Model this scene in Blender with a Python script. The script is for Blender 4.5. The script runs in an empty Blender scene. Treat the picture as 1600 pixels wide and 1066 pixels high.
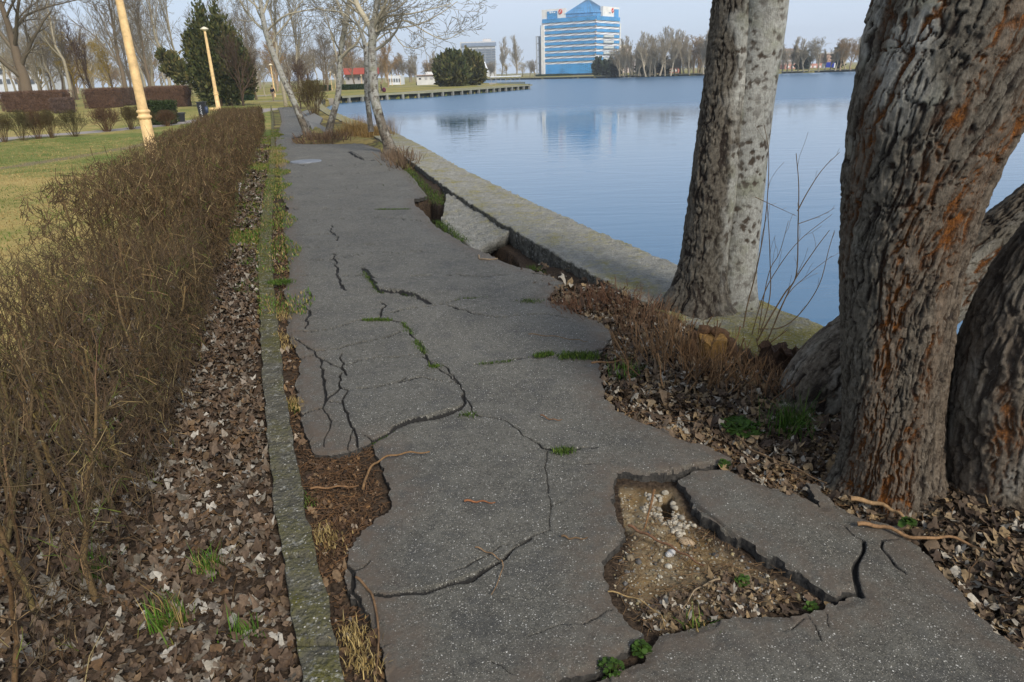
import bpy, math, random
import numpy as np
from mathutils import Vector
RNG = np.random.default_rng(7)
random.seed(7)
SC = bpy.context.scene
COL = SC.collection
PI = math.pi
# ------------------------------------------------------------------ camera, sky, sun, exposure
F = 1067.0; PITCH = math.atan(418 / 1067.0); ROLL = math.radians(1.9); H = 2.1
cam_d = bpy.data.cameras.new("camera"); cam = bpy.data.objects.new("camera", cam_d); COL.objects.link(cam)
cam_d.sensor_width = 36.0; cam_d.lens = F / 1600.0 * 36.0; cam_d.clip_start = 0.05; cam_d.clip_end = 9000
cam.location = (0, 0, H)
from mathutils import Matrix
cam.rotation_euler = (Matrix.Rotation(PI / 2 - PITCH, 3, 'X') @ Matrix.Rotation(-ROLL, 3, 'Z')).to_euler()
SC.camera = cam
SC.view_settings.view_transform = 'Standard'; SC.view_settings.look = 'None'
SC.view_settings.exposure = 0.38; SC.view_settings.gamma = 1.0
SC.cycles.use_denoising = True
SC.cycles.max_bounces = 6; SC.cycles.diffuse_bounces = 3; SC.cycles.glossy_bounces = 3
SC.cycles.transparent_max_bounces = 6; SC.cycles.volume_bounces = 0
SUN_EL, SUN_AZ = math.radians(38), math.radians(150)     # azimuth clockwise from +Y
w = bpy.data.worlds.new("World"); SC.world = w; w.use_nodes = True
nt = w.node_tree; bg = nt.nodes["Background"]
sky = nt.nodes.new("ShaderNodeTexSky"); sky.sky_type = 'NISHITA'; sky.sun_disc = False
sky.sun_elevation = SUN_EL; sky.sun_rotation = SUN_AZ; sky.air_density = 1.0; sky.dust_density = 0.6; sky.ozone_density = 1.6
tc = nt.nodes.new("ShaderNodeTexCoord")
sep = nt.nodes.new("ShaderNodeSeparateXYZ"); nt.links.new(tc.outputs["Generated"], sep.inputs[0])
mp = nt.nodes.new("ShaderNodeMapping"); mp.inputs["Scale"].default_value = (1.6, 1.6, 7.0)
nt.links.new(tc.outputs["Generated"], mp.inputs[0])
nz = nt.nodes.new("ShaderNodeTexNoise"); nz.inputs["Scale"].default_value = 2.2; nz.inputs["Detail"].default_value = 7; nz.inputs["Roughness"].default_value = .55
nt.links.new(mp.outputs[0], nz.inputs[0])
cr_ = nt.nodes.new("ShaderNodeValToRGB"); cr_.color_ramp.elements[0].position = .46; cr_.color_ramp.elements[1].position = .66
cr_.color_ramp.elements[0].color = (0, 0, 0, 1); cr_.color_ramp.elements[1].color = (.8, .8, .8, 1)
nt.links.new(nz.outputs[0], cr_.inputs[0])
mx1 = nt.nodes.new("ShaderNodeMix"); mx1.data_type = 'RGBA'
nt.links.new(cr_.outputs[0], mx1.inputs[0]); nt.links.new(sky.outputs[0], mx1.inputs[6]); mx1.inputs[7].default_value = (8.2, 8.1, 8.0, 1)
# pale veil of thin cloud, thickest near the horizon
mr = nt.nodes.new("ShaderNodeMapRange"); mr.inputs[1].default_value = 0.0; mr.inputs[2].default_value = 0.80
mr.inputs[3].default_value = .93; mr.inputs[4].default_value = .10; mr.interpolation_type = 'SMOOTHSTEP'
nt.links.new(sep.outputs[2], mr.inputs[0])
mx2 = nt.nodes.new("ShaderNodeMix"); mx2.data_type = 'RGBA'
nt.links.new(mr.outputs[0], mx2.inputs[0]); nt.links.new(mx1.outputs[2], mx2.inputs[6]); mx2.inputs[7].default_value = (5.35, 6.3, 7.7, 1)
nt.links.new(mx2.outputs[2], bg.inputs[0]); bg.inputs[1].default_value = 0.1
sl = bpy.data.lights.new("sun", 'SUN'); sl.energy = 3.0; sl.angle = math.radians(15); sl.color = (1, .96, .88)
so = bpy.data.objects.new("sun", sl); COL.objects.link(so)
sd = Vector((math.sin(SUN_AZ) * math.cos(SUN_EL), math.cos(SUN_AZ) * math.cos(SUN_EL), math.sin(SUN_EL)))
so.rotation_euler = sd.to_track_quat('Z', 'Y').to_euler(); so.location = (0, 0, 40)

# ------------------------------------------------------------------ measuring helpers (photo pixel -> world)
cp, sp = math.cos(PITCH), math.sin(PITCH); cr, sr = math.cos(ROLL), math.sin(ROLL)
def ray(u, v):
    x = u - 800; y = v - 533; a = x * cr - y * sr; b = -(x * sr + y * cr)
    return (a, F * cp + b * sp, -F * sp + b * cp)
def g(u, v, z=0.0):
    d = ray(u, v); t = (z - H) / d[2]
    return (d[0] * t, d[1] * t)
def G3(u, v, z=0.0):
    x, y = g(u, v, z); return np.array((x, y, z))
def atY(u, v, Y):
    d = ray(u, v); t = Y / d[1]
    return np.array((d[0] * t, Y, H + d[2] * t))
def GP(pts, z=0.0): return np.array([g(u, v, z) for u, v in pts])
WZ = -0.75

# ------------------------------------------------------------------ numpy noise
_perm = np.random.default_rng(3).random(65536).astype(np.float32)
def vnoise(p):
    p = np.asarray(p, dtype=np.float64); i = np.floor(p).astype(np.int64); f = p - i; f = f * f * (3 - 2 * f)
    def h(a, b, c): return _perm[((a * 73856093) ^ (b * 19349663) ^ (c * 83492791)) & 65535]
    x, y, z = i[..., 0], i[..., 1], i[..., 2]; fx, fy, fz = f[..., 0], f[..., 1], f[..., 2]
    r = 0
    for dx in (0, 1):
        wx = fx if dx else 1 - fx
        for dy in (0, 1):
            wy = fy if dy else 1 - fy
            for dz in (0, 1):
                r = r + wx * wy * (fz if dz else 1 - fz) * h(x + dx, y + dy, z + dz)
    return r * 2 - 1
def fbm(p, o=4, gain=.5):
    p = np.asarray(p, float); s = 0; a = 1; t = 0
    for k in range(o): s = s + a * vnoise(p + 17.3 * k); t += a; a *= gain; p = p * 2.03
    return s / t
def n2(x, y, f, o=3, seed=0.0): return fbm(np.stack([x * f, y * f, np.full_like(x, seed)], -1), o)
def ridged(p, o=3):
    s = 0; a = 1; t = 0
    for k in range(o): s = s + a * (1 - np.abs(vnoise(p + 9.1 * k)) * 2.2); t += a; a *= .5; p = p * 2.1
    return s / t
def inpoly(x, y, poly):
    poly = np.asarray(poly); ins = np.zeros(x.shape, bool)
    bb = (x >= poly[:, 0].min()) & (x <= poly[:, 0].max()) & (y >= poly[:, 1].min()) & (y <= poly[:, 1].max())
    xs, ys = x[bb], y[bb]; r = np.zeros(xs.shape, bool); n = len(poly); j = n - 1
    for i in range(n):
        xi, yi = poly[i]; xj, yj = poly[j]
        if yi != yj:
            c = ((yi > ys) != (yj > ys)) & (xs < (xj - xi) * (ys - yi) / (yj - yi) + xi); r ^= c
        j = i
    ins[bb] = r; return ins
def pdist(x, y, pl, rad):
    """distance to a polyline, big beyond rad"""
    pl = np.asarray(pl); d = np.full(x.shape, 9.0)
    for k in range(len(pl) - 1):
        a, b = pl[k], pl[k + 1]
        m = (x > min(a[0], b[0]) - rad) & (x < max(a[0], b[0]) + rad) & (y > min(a[1], b[1]) - rad) & (y < max(a[1], b[1]) + rad)
        if not m.any(): continue
        px, py = x[m] - a[0], y[m] - a[1]; dx, dy = b - a; L = dx * dx + dy * dy + 1e-9
        t = np.clip((px * dx + py * dy) / L, 0, 1)
        d[m] = np.minimum(d[m], np.hypot(px - t * dx, py - t * dy))
    return d
def sstep(a, b, x): t = np.clip((x - a) / (b - a), 0, 1); return t * t * (3 - 2 * t)
def smoothpl(pts, n):
    """Catmull-Rom resample"""
    P = np.asarray(pts, float); P = np.vstack([2 * P[0] - P[1], P, 2 * P[-1] - P[-2]]); out = []
    for i in range(1, len(P) - 2):
        for t in np.linspace(0, 1, n, endpoint=False):
            a, b, c, d = P[i - 1], P[i], P[i + 1], P[i + 2]
            out.append(.5 * ((2 * b) + (c - a) * t + (2 * a - 5 * b + 4 * c - d) * t * t + (3 * b - a - 3 * c + d) * t ** 3))
    out.append(P[-2]); return np.array(out)

# ------------------------------------------------------------------ mesh building
def make_mesh(name, V, faces, mat=None, attrs=None, col=None, smooth=True):
    """faces: list of int arrays (n,3)/(n,4)"""
    V = np.asarray(V, np.float32); me = bpy.data.meshes.new(name)
    faces = [np.asarray(f, np.int64) for f in faces if len(f)]
    me.vertices.add(len(V)); me.vertices.foreach_set("co", V.ravel())
    li = np.concatenate([f.ravel() for f in faces]); ln = np.concatenate([np.full(len(f), f.shape[1]) for f in faces])
    me.loops.add(len(li)); me.loops.foreach_set("vertex_index", li.astype(np.int32))
    st = np.concatenate([[0], np.cumsum(ln)[:-1]]).astype(np.int32)
    me.polygons.add(len(ln)); me.polygons.foreach_set("loop_start", st)
    try: me.polygons.foreach_set("loop_total", ln.astype(np.int32))
    except Exception: pass
    me.update(calc_edges=True)
    me.polygons.foreach_set("use_smooth", np.full(len(ln), smooth))
    for k, a in (attrs or {}).items():
        at = me.attributes.new(k, 'FLOAT', 'POINT'); at.data.foreach_set("value", np.asarray(a, np.float32))
    if col is not None:
        c = np.ones((len(V), 4), np.float32); c[:, :3] = col
        at = me.attributes.new("Col", 'FLOAT_COLOR', 'POINT'); at.data.foreach_set("color", c.ravel())
    if mat: me.materials.append(mat)
    return me
def link(name, me, parent=None, loc=None):
    o = bpy.data.objects.new(name, me); COL.objects.link(o)
    if loc is not None: o.location = loc
    if parent: o.parent = parent
    return o
def tag(o, label=None, cat=None, group=None, kind=None):
    if label: o["label"] = label
    if cat: o["category"] = cat
    if group: o["group"] = group
    if kind: o["kind"] = kind
    return o
def thing(name, loc, label, cat, group=None, rz=0):
    o = bpy.data.objects.new(name, None); COL.objects.link(o); o.location = tuple(float(v) for v in loc); o.rotation_euler = (0, 0, rz)
    o.empty_display_size = .2
    return tag(o, label, cat, group)
class Geo:
    def __init__(s): s.V = []; s.F3 = []; s.F4 = []; s.C = []; s.n = 0; s.A = []
    def add(s, V, F, col=(.5, .5, .5)):
        V = np.asarray(V, float).reshape(-1, 3); F = np.asarray(F)
        (s.F4 if F.shape[1] == 4 else s.F3).append(F + s.n)
        c = np.empty((len(V), 3)); c[:] = col; s.V.append(V); s.C.append(c); s.n += len(V)
    def box(s, c, size, rz=0, col=(.5,) * 3, taper=1.0):
        x, y, z = [v / 2 for v in size]
        V = np.array([(a * x * (taper if k < 0 else 1), b * y * (taper if k < 0 else 1), k * z) for k in (-1, 1) for a, b in ((-1, -1), (1, -1), (1, 1), (-1, 1))])
        ca, sa = math.cos(rz), math.sin(rz); V = np.stack([V[:, 0] * ca - V[:, 1] * sa, V[:, 0] * sa + V[:, 1] * ca, V[:, 2]], 1) + np.array(c)
        s.add(V, [(0, 3, 2, 1), (4, 5, 6, 7), (0, 1, 5, 4), (1, 2, 6, 5), (2, 3, 7, 6), (3, 0, 4, 7)], col)
    def prism(s, pts, z0, z1, col=(.5,) * 3):
        """convex footprint"""
        n = len(pts); V = [(p[0], p[1], z0) for p in pts] + [(p[0], p[1], z1) for p in pts]
        s.add(V, [(i, (i + 1) % n, n + (i + 1) % n, n + i) for i in range(n)], col)
        T = [(n, n + i, n + i + 1) for i in range(1, n - 1)] + [(0, i + 1, i) for i in range(1, n - 1)]
        s.add(V, T, col)
    def tubes(s, P, R, sides, col, cap=False):
        P = np.asarray(P, float); R = np.asarray(R, float)
        if P.ndim == 2: P = P[None]; R = R[None]
        N, K, _ = P.shape
        T = np.gradient(P, axis=1); T /= np.linalg.norm(T, axis=2, keepdims=True) + 1e-9
        m = P[:, -1] - P[:, 0]; ref = np.where((np.abs(m[:, 2]) > .8 * np.linalg.norm(m, axis=1))[:, None], [1., 0, 0], [0, 0, 1.])[:, None, :]
        A = np.cross(T, ref); A /= np.linalg.norm(A, axis=2, keepdims=True) + 1e-9; B = np.cross(T, A)
        th = np.arange(sides) * 2 * PI / sides
        V = P[:, :, None] + R[:, :, None, None] * (A[:, :, None] * np.cos(th)[None, None, :, None] + B[:, :, None] * np.sin(th)[None, None, :, None])
        k = np.arange(K - 1)[:, None] * sides; j = np.arange(sides)[None]; jn = (j + 1) % sides
        q = np.stack([k + j, k + sides + j, k + sides + jn, k + jn], -1).reshape(-1, 4)
        F4 = (np.arange(N)[:, None, None] * K * sides + q[None]).reshape(-1, 4)
        c = np.asarray(col, float)
        if c.ndim == 2: c = np.repeat(c, K * sides, 0)
        s.add(V.reshape(-1, 3), F4, c)
        if cap:
            for i in range(N):
                for e in (0, K - 1):
                    s.add(V[i, e], [(0, a, a + 1) for a in range(1, sides - 1)], c if c.ndim == 1 else c[0])
    def lathe(s, c, prof, n=16, col=(.5,) * 3, flute=0.0):
        th = np.arange(n) * 2 * PI / n; V = []
        for r, z in prof:
            rr = r * (1 - flute * (np.arange(n) % 2)); V.append(np.stack([c[0] + rr * np.cos(th), c[1] + rr * np.sin(th), np.full(n, c[2] + z)], 1))
        V = np.concatenate(V); K = len(prof); j = np.arange(n); q = np.concatenate([np.stack([k * n + j, k * n + (j + 1) % n, (k + 1) * n + (j + 1) % n, (k + 1) * n + j], 1) for k in range(K - 1)])
        s.add(V, q, col)
        s.add(V[-n:], [(0, a, a + 1) for a in range(1, n - 1)], col); s.add(V[:n], [(0, a + 1, a) for a in range(1, n - 1)], col)
    def build(s, name, mat, parent=None, smooth=True, loc=None, mesh_only=False, off=None):
        V = np.concatenate(s.V)
        if off is not None: V = V - np.asarray(off)
        F = []
        if s.F3: F.append(np.concatenate(s.F3))
        if s.F4: F.append(np.concatenate(s.F4))
        me = make_mesh(name, V, F, mat, None, np.concatenate(s.C), smooth)
        return me if mesh_only else link(name, me, parent, loc)

# ------------------------------------------------------------------ materials
class NT:
    def __init__(s, name):
        s.m = bpy.data.materials.new(name); s.m.use_nodes = True; s.t = s.m.node_tree; s.b = s.t.nodes["Principled BSDF"]; s.tc = None
    def n(s, typ, **kw):
        x = s.t.nodes.new("ShaderNode" + typ)
        for k, v in kw.items():
            if k[0] == 'i' and k[1:].isdigit(): k = int(k[1:])
            if isinstance(k, str) and hasattr(x, k) and k not in ('inputs',): setattr(x, k, v)
            else:
                if hasattr(v, 'is_output'): s.t.links.new(v, x.inputs[k])
                else: x.inputs[k].default_value = v
        return x
    def co(s, kind="Object"):
        if s.tc is None: s.tc = s.t.nodes.new("ShaderNodeTexCoord")
        return s.tc.outputs[kind]
    def map(s, scale, loc=(0, 0, 0), rot=(0, 0, 0)):
        return s.n("Mapping", i0=s.co(), Scale=scale, Location=loc, Rotation=rot).outputs[0]
    def noise(s, scale, detail=4, rough=.5, vec=None, dist=0.0):
        return s.n("TexNoise", Vector=vec or s.co(), Scale=scale, Detail=detail, Roughness=rough, Distortion=dist).outputs[0]
    def attr(s, name, color=False):
        x = s.t.nodes.new("ShaderNodeAttribute"); x.attribute_name = name; return x.outputs["Color" if color else "Fac"]
    def rng(s, v, a, b, c=0.0, d=1.0):
        x = s.n("MapRange", i0=v, i1=a, i2=b, i3=c, i4=d); x.clamp = True; return x.outputs[0]
    def mix(s, f, a, b, mode='MIX'):
        x = s.t.nodes.new("ShaderNodeMix"); x.data_type = 'RGBA'; x.blend_type = mode
        for i, v in ((0, f), (6, a), (7, b)):
            if hasattr(v, 'is_output'): s.t.links.new(v, x.inputs[i])
            else: x.inputs[i].default_value = v if i == 0 else (tuple(v) + (1,) if len(v) == 3 else v)
        return x.outputs[2]
    def math(s, op, a, b=0.0):
        x = s.t.nodes.new("ShaderNodeMath"); x.operation = op
        for i, v in ((0, a), (1, b)):
            if hasattr(v, 'is_output'): s.t.links.new(v, x.inputs[i])
            else: x.inputs[i].default_value = v
        return x.outputs[0]
    def bump(s, h, strength, dist, normal=None):
        x = s.n("Bump", Height=h, Strength=strength, Distance=dist)
        if normal: s.t.links.new(normal, x.inputs["Normal"])
        return x.outputs[0]
    def out(s, color=None, rough=None, normal=None, spec=None):
        if color is not None:
            if hasattr(color, 'is_output'): s.t.links.new(color, s.b.inputs["Base Color"])
            else: s.b.inputs["Base Color"].default_value = tuple(color) + (1,)
        if rough is not None:
            if hasattr(rough, 'is_output'): s.t.links.new(rough, s.b.inputs["Roughness"])
            else: s.b.inputs["Roughness"].default_value = rough
        if normal is not None: s.t.links.new(normal, s.b.inputs["Normal"])
        if spec is not None: s.b.inputs["Specular IOR Level"].default_value = spec
        return s.m

def mat_attr(name, rough=.8, var=.35, scale=30., bump=0.0, spec=.25, tone=(1, 1, 1)):
    """procedural material modulating the painted 'Col' colour with noise"""
    k = NT(name); c = k.attr("Col", True); nn = k.noise(scale, 5, .6)
    f = k.rng(nn, .3, .7, 1 - var, 1 + var)
    col = k.n("VectorMath", operation='SCALE', i0=c); k.t.links.new(f, col.inputs[3])
    nm = k.bump(nn, 1.0, bump) if bump else None
    return k.out(k.mix(1.0, col.outputs[0], tone, 'MULTIPLY'), rough, nm, spec)
M_BARK = mat_attr("twig_bark", .85, .4, 60, .002, tone=(.95, .86, .68))
M_LEAF = mat_attr("dead_leaf", .75, .3, 90, .001, tone=(1.0, .96, .84))
M_GRASS = mat_attr("grass_blade", .7, .25, 8, 0, .2, tone=(1.0, .93, .72))
M_FOL = mat_attr("foliage", .75, .3, 3, 0, .2)
M_FAR = mat_attr("plain_wall", .8, .12, .6, 0)
M_PAINT = mat_attr("cream_paint", .55, .28, 5, .002, .35)
M_METAL = mat_attr("dark_metal", .45, .3, 14, .001, .5)
M_CLOTH = mat_attr("cloth", .9, .15, 20, .002)
M_STONE = mat_attr("stone", .85, .35, 40, .004)
def mat_glass_panel(name, col, rough=.15):
    k = NT(name); sx = k.n("SeparateXYZ", i0=k.co()); br = k.n("TexBrick", Vector=k.n("CombineXYZ", X=k.math('ADD', sx.outputs[0], sx.outputs[1]), Y=sx.outputs[2]).outputs[0], Scale=.5, Color1=col + (1,), Color2=tuple(c * 1.7 for c in col) + (1,), Mortar=tuple(c * .6 for c in col) + (1,))
    br.inputs["Mortar Size"].default_value = .03
    return k.out(k.mix(k.rng(k.noise(.15, 3), .35, .65), br.outputs[0], tuple(c * 1.5 for c in col)), rough, None, .5)
M_BLUE = mat_glass_panel("blue_glass", (.045, .21, .43))

# asphalt
def mat_asphalt():
    k = NT("worn_asphalt"); o = k.co()
    base = k.mix(k.rng(k.noise(1.3, 5, .6), .3, .7), (.072, .065, .049), (.128, .117, .092))
    base = k.mix(k.rng(k.noise(320, 2, .6), .35, .65), k.mix(.35, base, (.02, .02, .02)), base)
    wv = k.n("VectorMath", operation='SCALE', i0=k.n("TexNoise", Vector=o, Scale=90, Detail=2).outputs[1]); wv.inputs[3].default_value = .012
    wob = k.n("VectorMath", operation='ADD', i0=o, i1=wv.outputs[0]).outputs[0]
    agg = k.n("TexVoronoi", Vector=wob, Scale=170); asp = k.n("SeparateColor", i0=agg.outputs["Color"])
    sc_a = k.n("VectorMath", operation='SCALE', i0=base); k.t.links.new(k.rng(asp.outputs[0], 0, 1, .55, 1.55), sc_a.inputs[3]); base = sc_a.outputs[0]
    agg2 = k.n("TexVoronoi", Vector=wob, Scale=60); asp2 = k.n("SeparateColor", i0=agg2.outputs["Color"])
    sc_b = k.n("VectorMath", operation='SCALE', i0=base); k.t.links.new(k.rng(asp2.outputs[1], 0, 1, .8, 1.2), sc_b.inputs[3]); base = sc_b.outputs[0]
    brown = k.rng(k.noise(.55, 4, .55), .55, .72, 0, .45)
    base = k.mix(brown, base, (.125, .108, .082))
    base = k.mix(k.rng(k.noise(13, 6, .78), .46, .62, 0, .75), base, (.135, .125, .102))
    base = k.mix(k.rng(k.noise(3.1, 7, .75), .50, .62, 0, .65), base, (.055, .052, .046))
    stain = k.rng(k.noise(1.0, 4, .6, k.n("Mapping", i0=o, Scale=(.7, .7, .7), Location=(4, 9, 1)).outputs[0], 1.5), .56, .68, 0, .45)
    base = k.mix(stain, base, (.15, .138, .112))
    for sc, th, dens, cc in ((95, .22, .72, (.60, .56, .48)), (150, .25, .62, (.50, .46, .39)), (55, .13, .80, (.48, .40, .30)), (230, .28, .60, (.26, .24, .20)), (75, .24, .86, (.70, .67, .60))):
        v = k.n("TexVoronoi", Vector=k.n("Mapping", i0=wob, Location=(sc, 2, 0)).outputs[0], Scale=sc)
        s1 = k.math('LESS_THAN', v.outputs["Distance"], th)
        sp_ = k.n("SeparateColor", i0=v.outputs["Color"])
        s2 = k.math('GREATER_THAN', sp_.outputs[0], dens)
        f = k.math('MULTIPLY', s1, s2)
        base = k.mix(f, base, k.mix(sp_.outputs[1], tuple(c * .55 for c in cc), cc))
    # soil and binder along edges; cracks near-black, soil with shade painted in (vertex data)
    crack = k.attr("crack"); dirt = k.attr("dirt"); edge = k.attr("edge")
    base = k.mix(k.math('MULTIPLY', dirt, k.rng(k.noise(9, 5, .7), .35, .6)), base, (.115, .085, .06))
    base = k.mix(k.rng(k.math('ADD', crack, k.rng(k.noise(130, 4, .7), .3, .7, -.05, .05)), .49, .53), base, (.012, .010, .008))
    base = k.mix(edge, base, k.mix(k.rng(k.noise(50, 4, .7), .35, .65), (.018, .016, .014), (.075, .066, .055)))
    h = k.math('ADD', k.noise(260, 3, .7), k.math('MULTIPLY', k.noise(70, 3), .8))
    nm = k.bump(h, 1.0, .006)
    return k.out(base, k.rng(k.noise(40, 2), .3, .7, .62, .8), nm, .45)
M_ASPH = mat_asphalt()
def mat_ground():
    k = NT("park_ground")
    n1 = k.noise(.9, 5, .6); n2_ = k.noise(6, 5, .65); n3 = k.noise(45, 4, .7)
    green = k.mix(k.rng(n3, .3, .7), (.07, .105, .018), (.17, .21, .045))
    dry = k.mix(k.rng(n3, .3, .7), (.26, .19, .06), (.54, .40, .15))
    gf = k.math('ADD', k.math('MULTIPLY', n2_, .55), k.math('MULTIPLY', n1, .6))
    dryness = k.math('ADD', k.attr("dry"), k.rng(gf, .42, .72, -.45, .55))
    gr = k.mix(dryness, green, dry)
    soil = k.mix(k.rng(n3, .35, .65), (.022, .015, .010), (.085, .058, .038))
    c = k.mix(k.attr("grass"), soil, gr)
    gravel_v = k.n("TexVoronoi", Vector=k.co(), Scale=55)
    gsp = k.n("SeparateColor", i0=gravel_v.outputs["Color"])
    grav = k.mix(k.rng(n2_, .35, .6), (.20, .125, .05), (.25, .195, .12))
    grav = k.mix(k.math('MULTIPLY', k.math('GREATER_THAN', gsp.outputs[0], .7), k.math('LESS_THAN', gravel_v.outputs["Distance"], .35)), grav, (.36, .31, .23))
    c = k.mix(k.attr("gravel"), c, grav)
    c = k.mix(k.attr("trail"), c, k.mix(k.rng(n3, .3, .7), (.15, .11, .065), (.24, .19, .12)))
    c = k.mix(k.attr("pave"), c, k.mix(k.rng(n3, .3, .7), (.26, .22, .20), (.38, .34, .31)))
    c = k.mix(k.attr("bank"), c, (.06, .058, .05))
    nm = k.bump(k.math('ADD', n3, k.math('MULTIPLY', n2_, 1.5)), .8, .02)
    return k.out(c, .93, nm, .15)
M_GROUND = mat_ground()
def mat_concrete(name, a=(.52, .49, .42), b=(.30, .285, .235), moss=(.27, .23, .045), mossat=.455, speck=True):
    k = NT(name); n1 = k.noise(2.2, 5, .65); n3 = k.noise(60, 4, .7); n4 = k.noise(9, 5, .7)
    c = k.mix(k.rng(n4, .35, .65), b, a)
    c = k.mix(k.rng(n3, .35, .7), k.mix(.45, c, (.05, .05, .045)), c)
    mk = k.attr("moss")
    mf = k.math('MULTIPLY', k.rng(k.math('ADD', k.math('ADD', k.math('MULTIPLY', n1, .55), k.math('MULTIPLY', n4, .45)), k.math('MULTIPLY', mk, .16)), mossat, mossat + .14), k.rng(n3, .25, .6, .35, 1))
    c = k.mix(mf, c, moss)
    if speck:
        v = k.n("TexVoronoi", Vector=k.co(), Scale=70); sp_ = k.n("SeparateColor", i0=v.outputs["Color"])
        c = k.mix(k.math('MULTIPLY', k.math('LESS_THAN', v.outputs[0], .3), k.math('GREATER_THAN', sp_.outputs[0], .72)), c, k.mix(sp_.outputs[1], (.10, .09, .08), (.55, .52, .46)))
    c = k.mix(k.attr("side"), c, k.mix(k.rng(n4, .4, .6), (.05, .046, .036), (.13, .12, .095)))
    pit = k.n('TexVoronoi', Vector=k.co(), Scale=38).outputs[0]; c = k.mix(k.rng(pit, .16, .04, 0, .55), c, (.07, .065, .055)); c = k.mix(k.rng(k.noise(22, 5, .8), .55, .66, 0, .6), c, (.48, .465, .42)) if speck else c
    nm = k.bump(k.math('ADD', k.math('ADD', n3, k.math('MULTIPLY', n4, 2.)), k.math('MULTIPLY', pit, .8)), 1.0, .024)
    return k.out(c, .92, nm, .2)
M_COPING = mat_concrete("lichen_concrete")
M_KERB = mat_concrete("mossy_kerb_concrete", (.20, .182, .135), (.105, .095, .068), (.11, .10, .022), .465, True)
def mat_trunk():
    k = NT("tree_bark"); n1 = k.noise(28, 5, .7); n2_ = k.noise(120, 3, .7)
    fur = k.attr("furrow"); pale = k.attr("pale"); orange = k.attr("orange"); spot = k.attr("spot"); warm = k.attr("warm")
    ridge = k.mix(k.rng(n1, .3, .7), (.055, .046, .034), (.20, .175, .135))
    ridge = k.mix(warm, ridge, k.mix(k.rng(n1, .3, .7), (.075, .048, .03), (.22, .165, .115)))
    dark = k.mix(k.rng(n2_, .3, .7), (.014, .010, .008), (.045, .032, .024))
    c = k.mix(fur, ridge, dark)
    c = k.mix(k.math('MULTIPLY', orange, k.rng(n1, .3, .6, .35, 1.)), c, k.mix(k.rng(n2_, .35, .65), (.10, .032, .006), (.30, .105, .016)))
    pc = k.mix(k.rng(n1, .35, .65), (.29, .275, .235), (.50, .48, .42))
    pc = k.mix(k.rng(k.noise(5, 3), .5, .7, 0, .6), pc, (.24, .24, .14))
    pc = k.mix(spot, pc, k.mix(k.rng(n2_, .3, .7), (.05, .038, .028), (.12, .09, .065)))
    c = k.mix(pale, c, pc)
    n5 = k.noise(70, 6, .75, k.map((1, 1, .28)), .8); c = k.mix(k.rng(n5, .52, .64, 0, .6), c, k.mix(.55, c, (.01, .008, .006))); c = k.mix(k.rng(n5, .44, .34, 0, .28), c, (.36, .33, .28))
    nm = k.bump(k.math('ADD', k.math('ADD', n1, k.math('MULTIPLY', n2_, .6)), k.math('MULTIPLY', n5, -1.6)), 1.0, .009)
    return k.out(c, .9, nm, .2)
M_TRUNK = mat_trunk()
def mat_water():
    k = NT("lake_water"); geo = k.n("NewGeometry"); s3 = k.n("SeparateXYZ", i0=geo.outputs["Position"])
    far = k.rng(s3.outputs[1], 48, 64, 0, 1)
    m1 = k.n("Mapping", i0=geo.outputs["Position"], Scale=(.55, 1.9, 1), Rotation=(0, 0, .12)).outputs[0]
    m2 = k.n("Mapping", i0=geo.outputs["Position"], Scale=(2.4, 6.5, 1), Rotation=(0, 0, -.1)).outputs[0]
    a = k.noise(1.0, 3, .5, m1, .6); b = k.noise(1.0, 3, .55, m2, .4)
    patch = k.rng(k.n("TexNoise", Vector=k.n("Mapping", i0=geo.outputs["Position"], Scale=(.03, .12, 1)).outputs[0], Scale=1, Detail=3).outputs[0], .38, .62, .25, 1)
    h = k.math('ADD', k.math('MULTIPLY', a, .0075), k.math('MULTIPLY', b, k.math('MULTIPLY', patch, .0028)))
    h2 = k.math('MULTIPLY', k.noise(1.0, 3, .6, k.n("Mapping", i0=geo.outputs["Position"], Scale=(1.2, 3.2, 1)).outputs[0]), k.math('MULTIPLY', far, .05))
    nm = k.bump(k.math('ADD', h, h2), 1.0, 1.0)
    k.b.inputs["IOR"].default_value = 1.45
    rg = k.math('ADD', k.rng(far, 0, 1, .015, .28), 0.0)
    return k.out((.018, .10, .20), rg, nm, .75)
M_WATER = mat_water()

# ------------------------------------------------------------------ layout measured on the ground
KR = np.vstack([[(-.45, 0.0), (-.62, 1.0)], GP([(540, 1066), (478, 800), (443, 600), (433, 500), (424, 400), (426, 330), (430, 260), (429, 215), (427, 185), (424, 165)])])
KL = np.vstack([[(-.62, 0.0), (-.78, 1.0)], GP([(475, 1066), (430, 800), (410, 600), (407, 500), (403, 400), (410, 330), (421, 260), (424, 215), (424.5, 185), (422.5, 165)])])
def kx(y, P): return np.interp(y, P[:, 1], P[:, 0])
COP_O = np.vstack([[(6.2, -3.5), (4.75, 0.0)], GP([(1300, 512), (1180, 468), (1060, 413), (960, 372), (860, 328), (790, 296), (720, 262), (660, 228), (620, 208), (580, 196), (545, 184), (520, 174), (505, 165), (501, 159), (508, 154.5)], .12)])
COP_I = np.vstack([[(5.35, -3.8), (3.95, -.3)], GP([(1190, 560), (1095, 515), (1030, 486), (940, 437), (860, 392), (780, 346), (735, 318), (690, 288), (640, 250), (600, 222), (572, 206), (535, 190), (510, 178), (495, 168), (490, 160), (496, 154)], .12)])
PROM = GP([(530, 151.5), (600, 147), (660, 144), (700, 141.5), (760, 137.5), (800, 134.6), (828, 132.6)])
PROMB = GP([(827, 131.6), (790, 131), (755, 129.8), (742, 127.8), (738, 126)])
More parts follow.
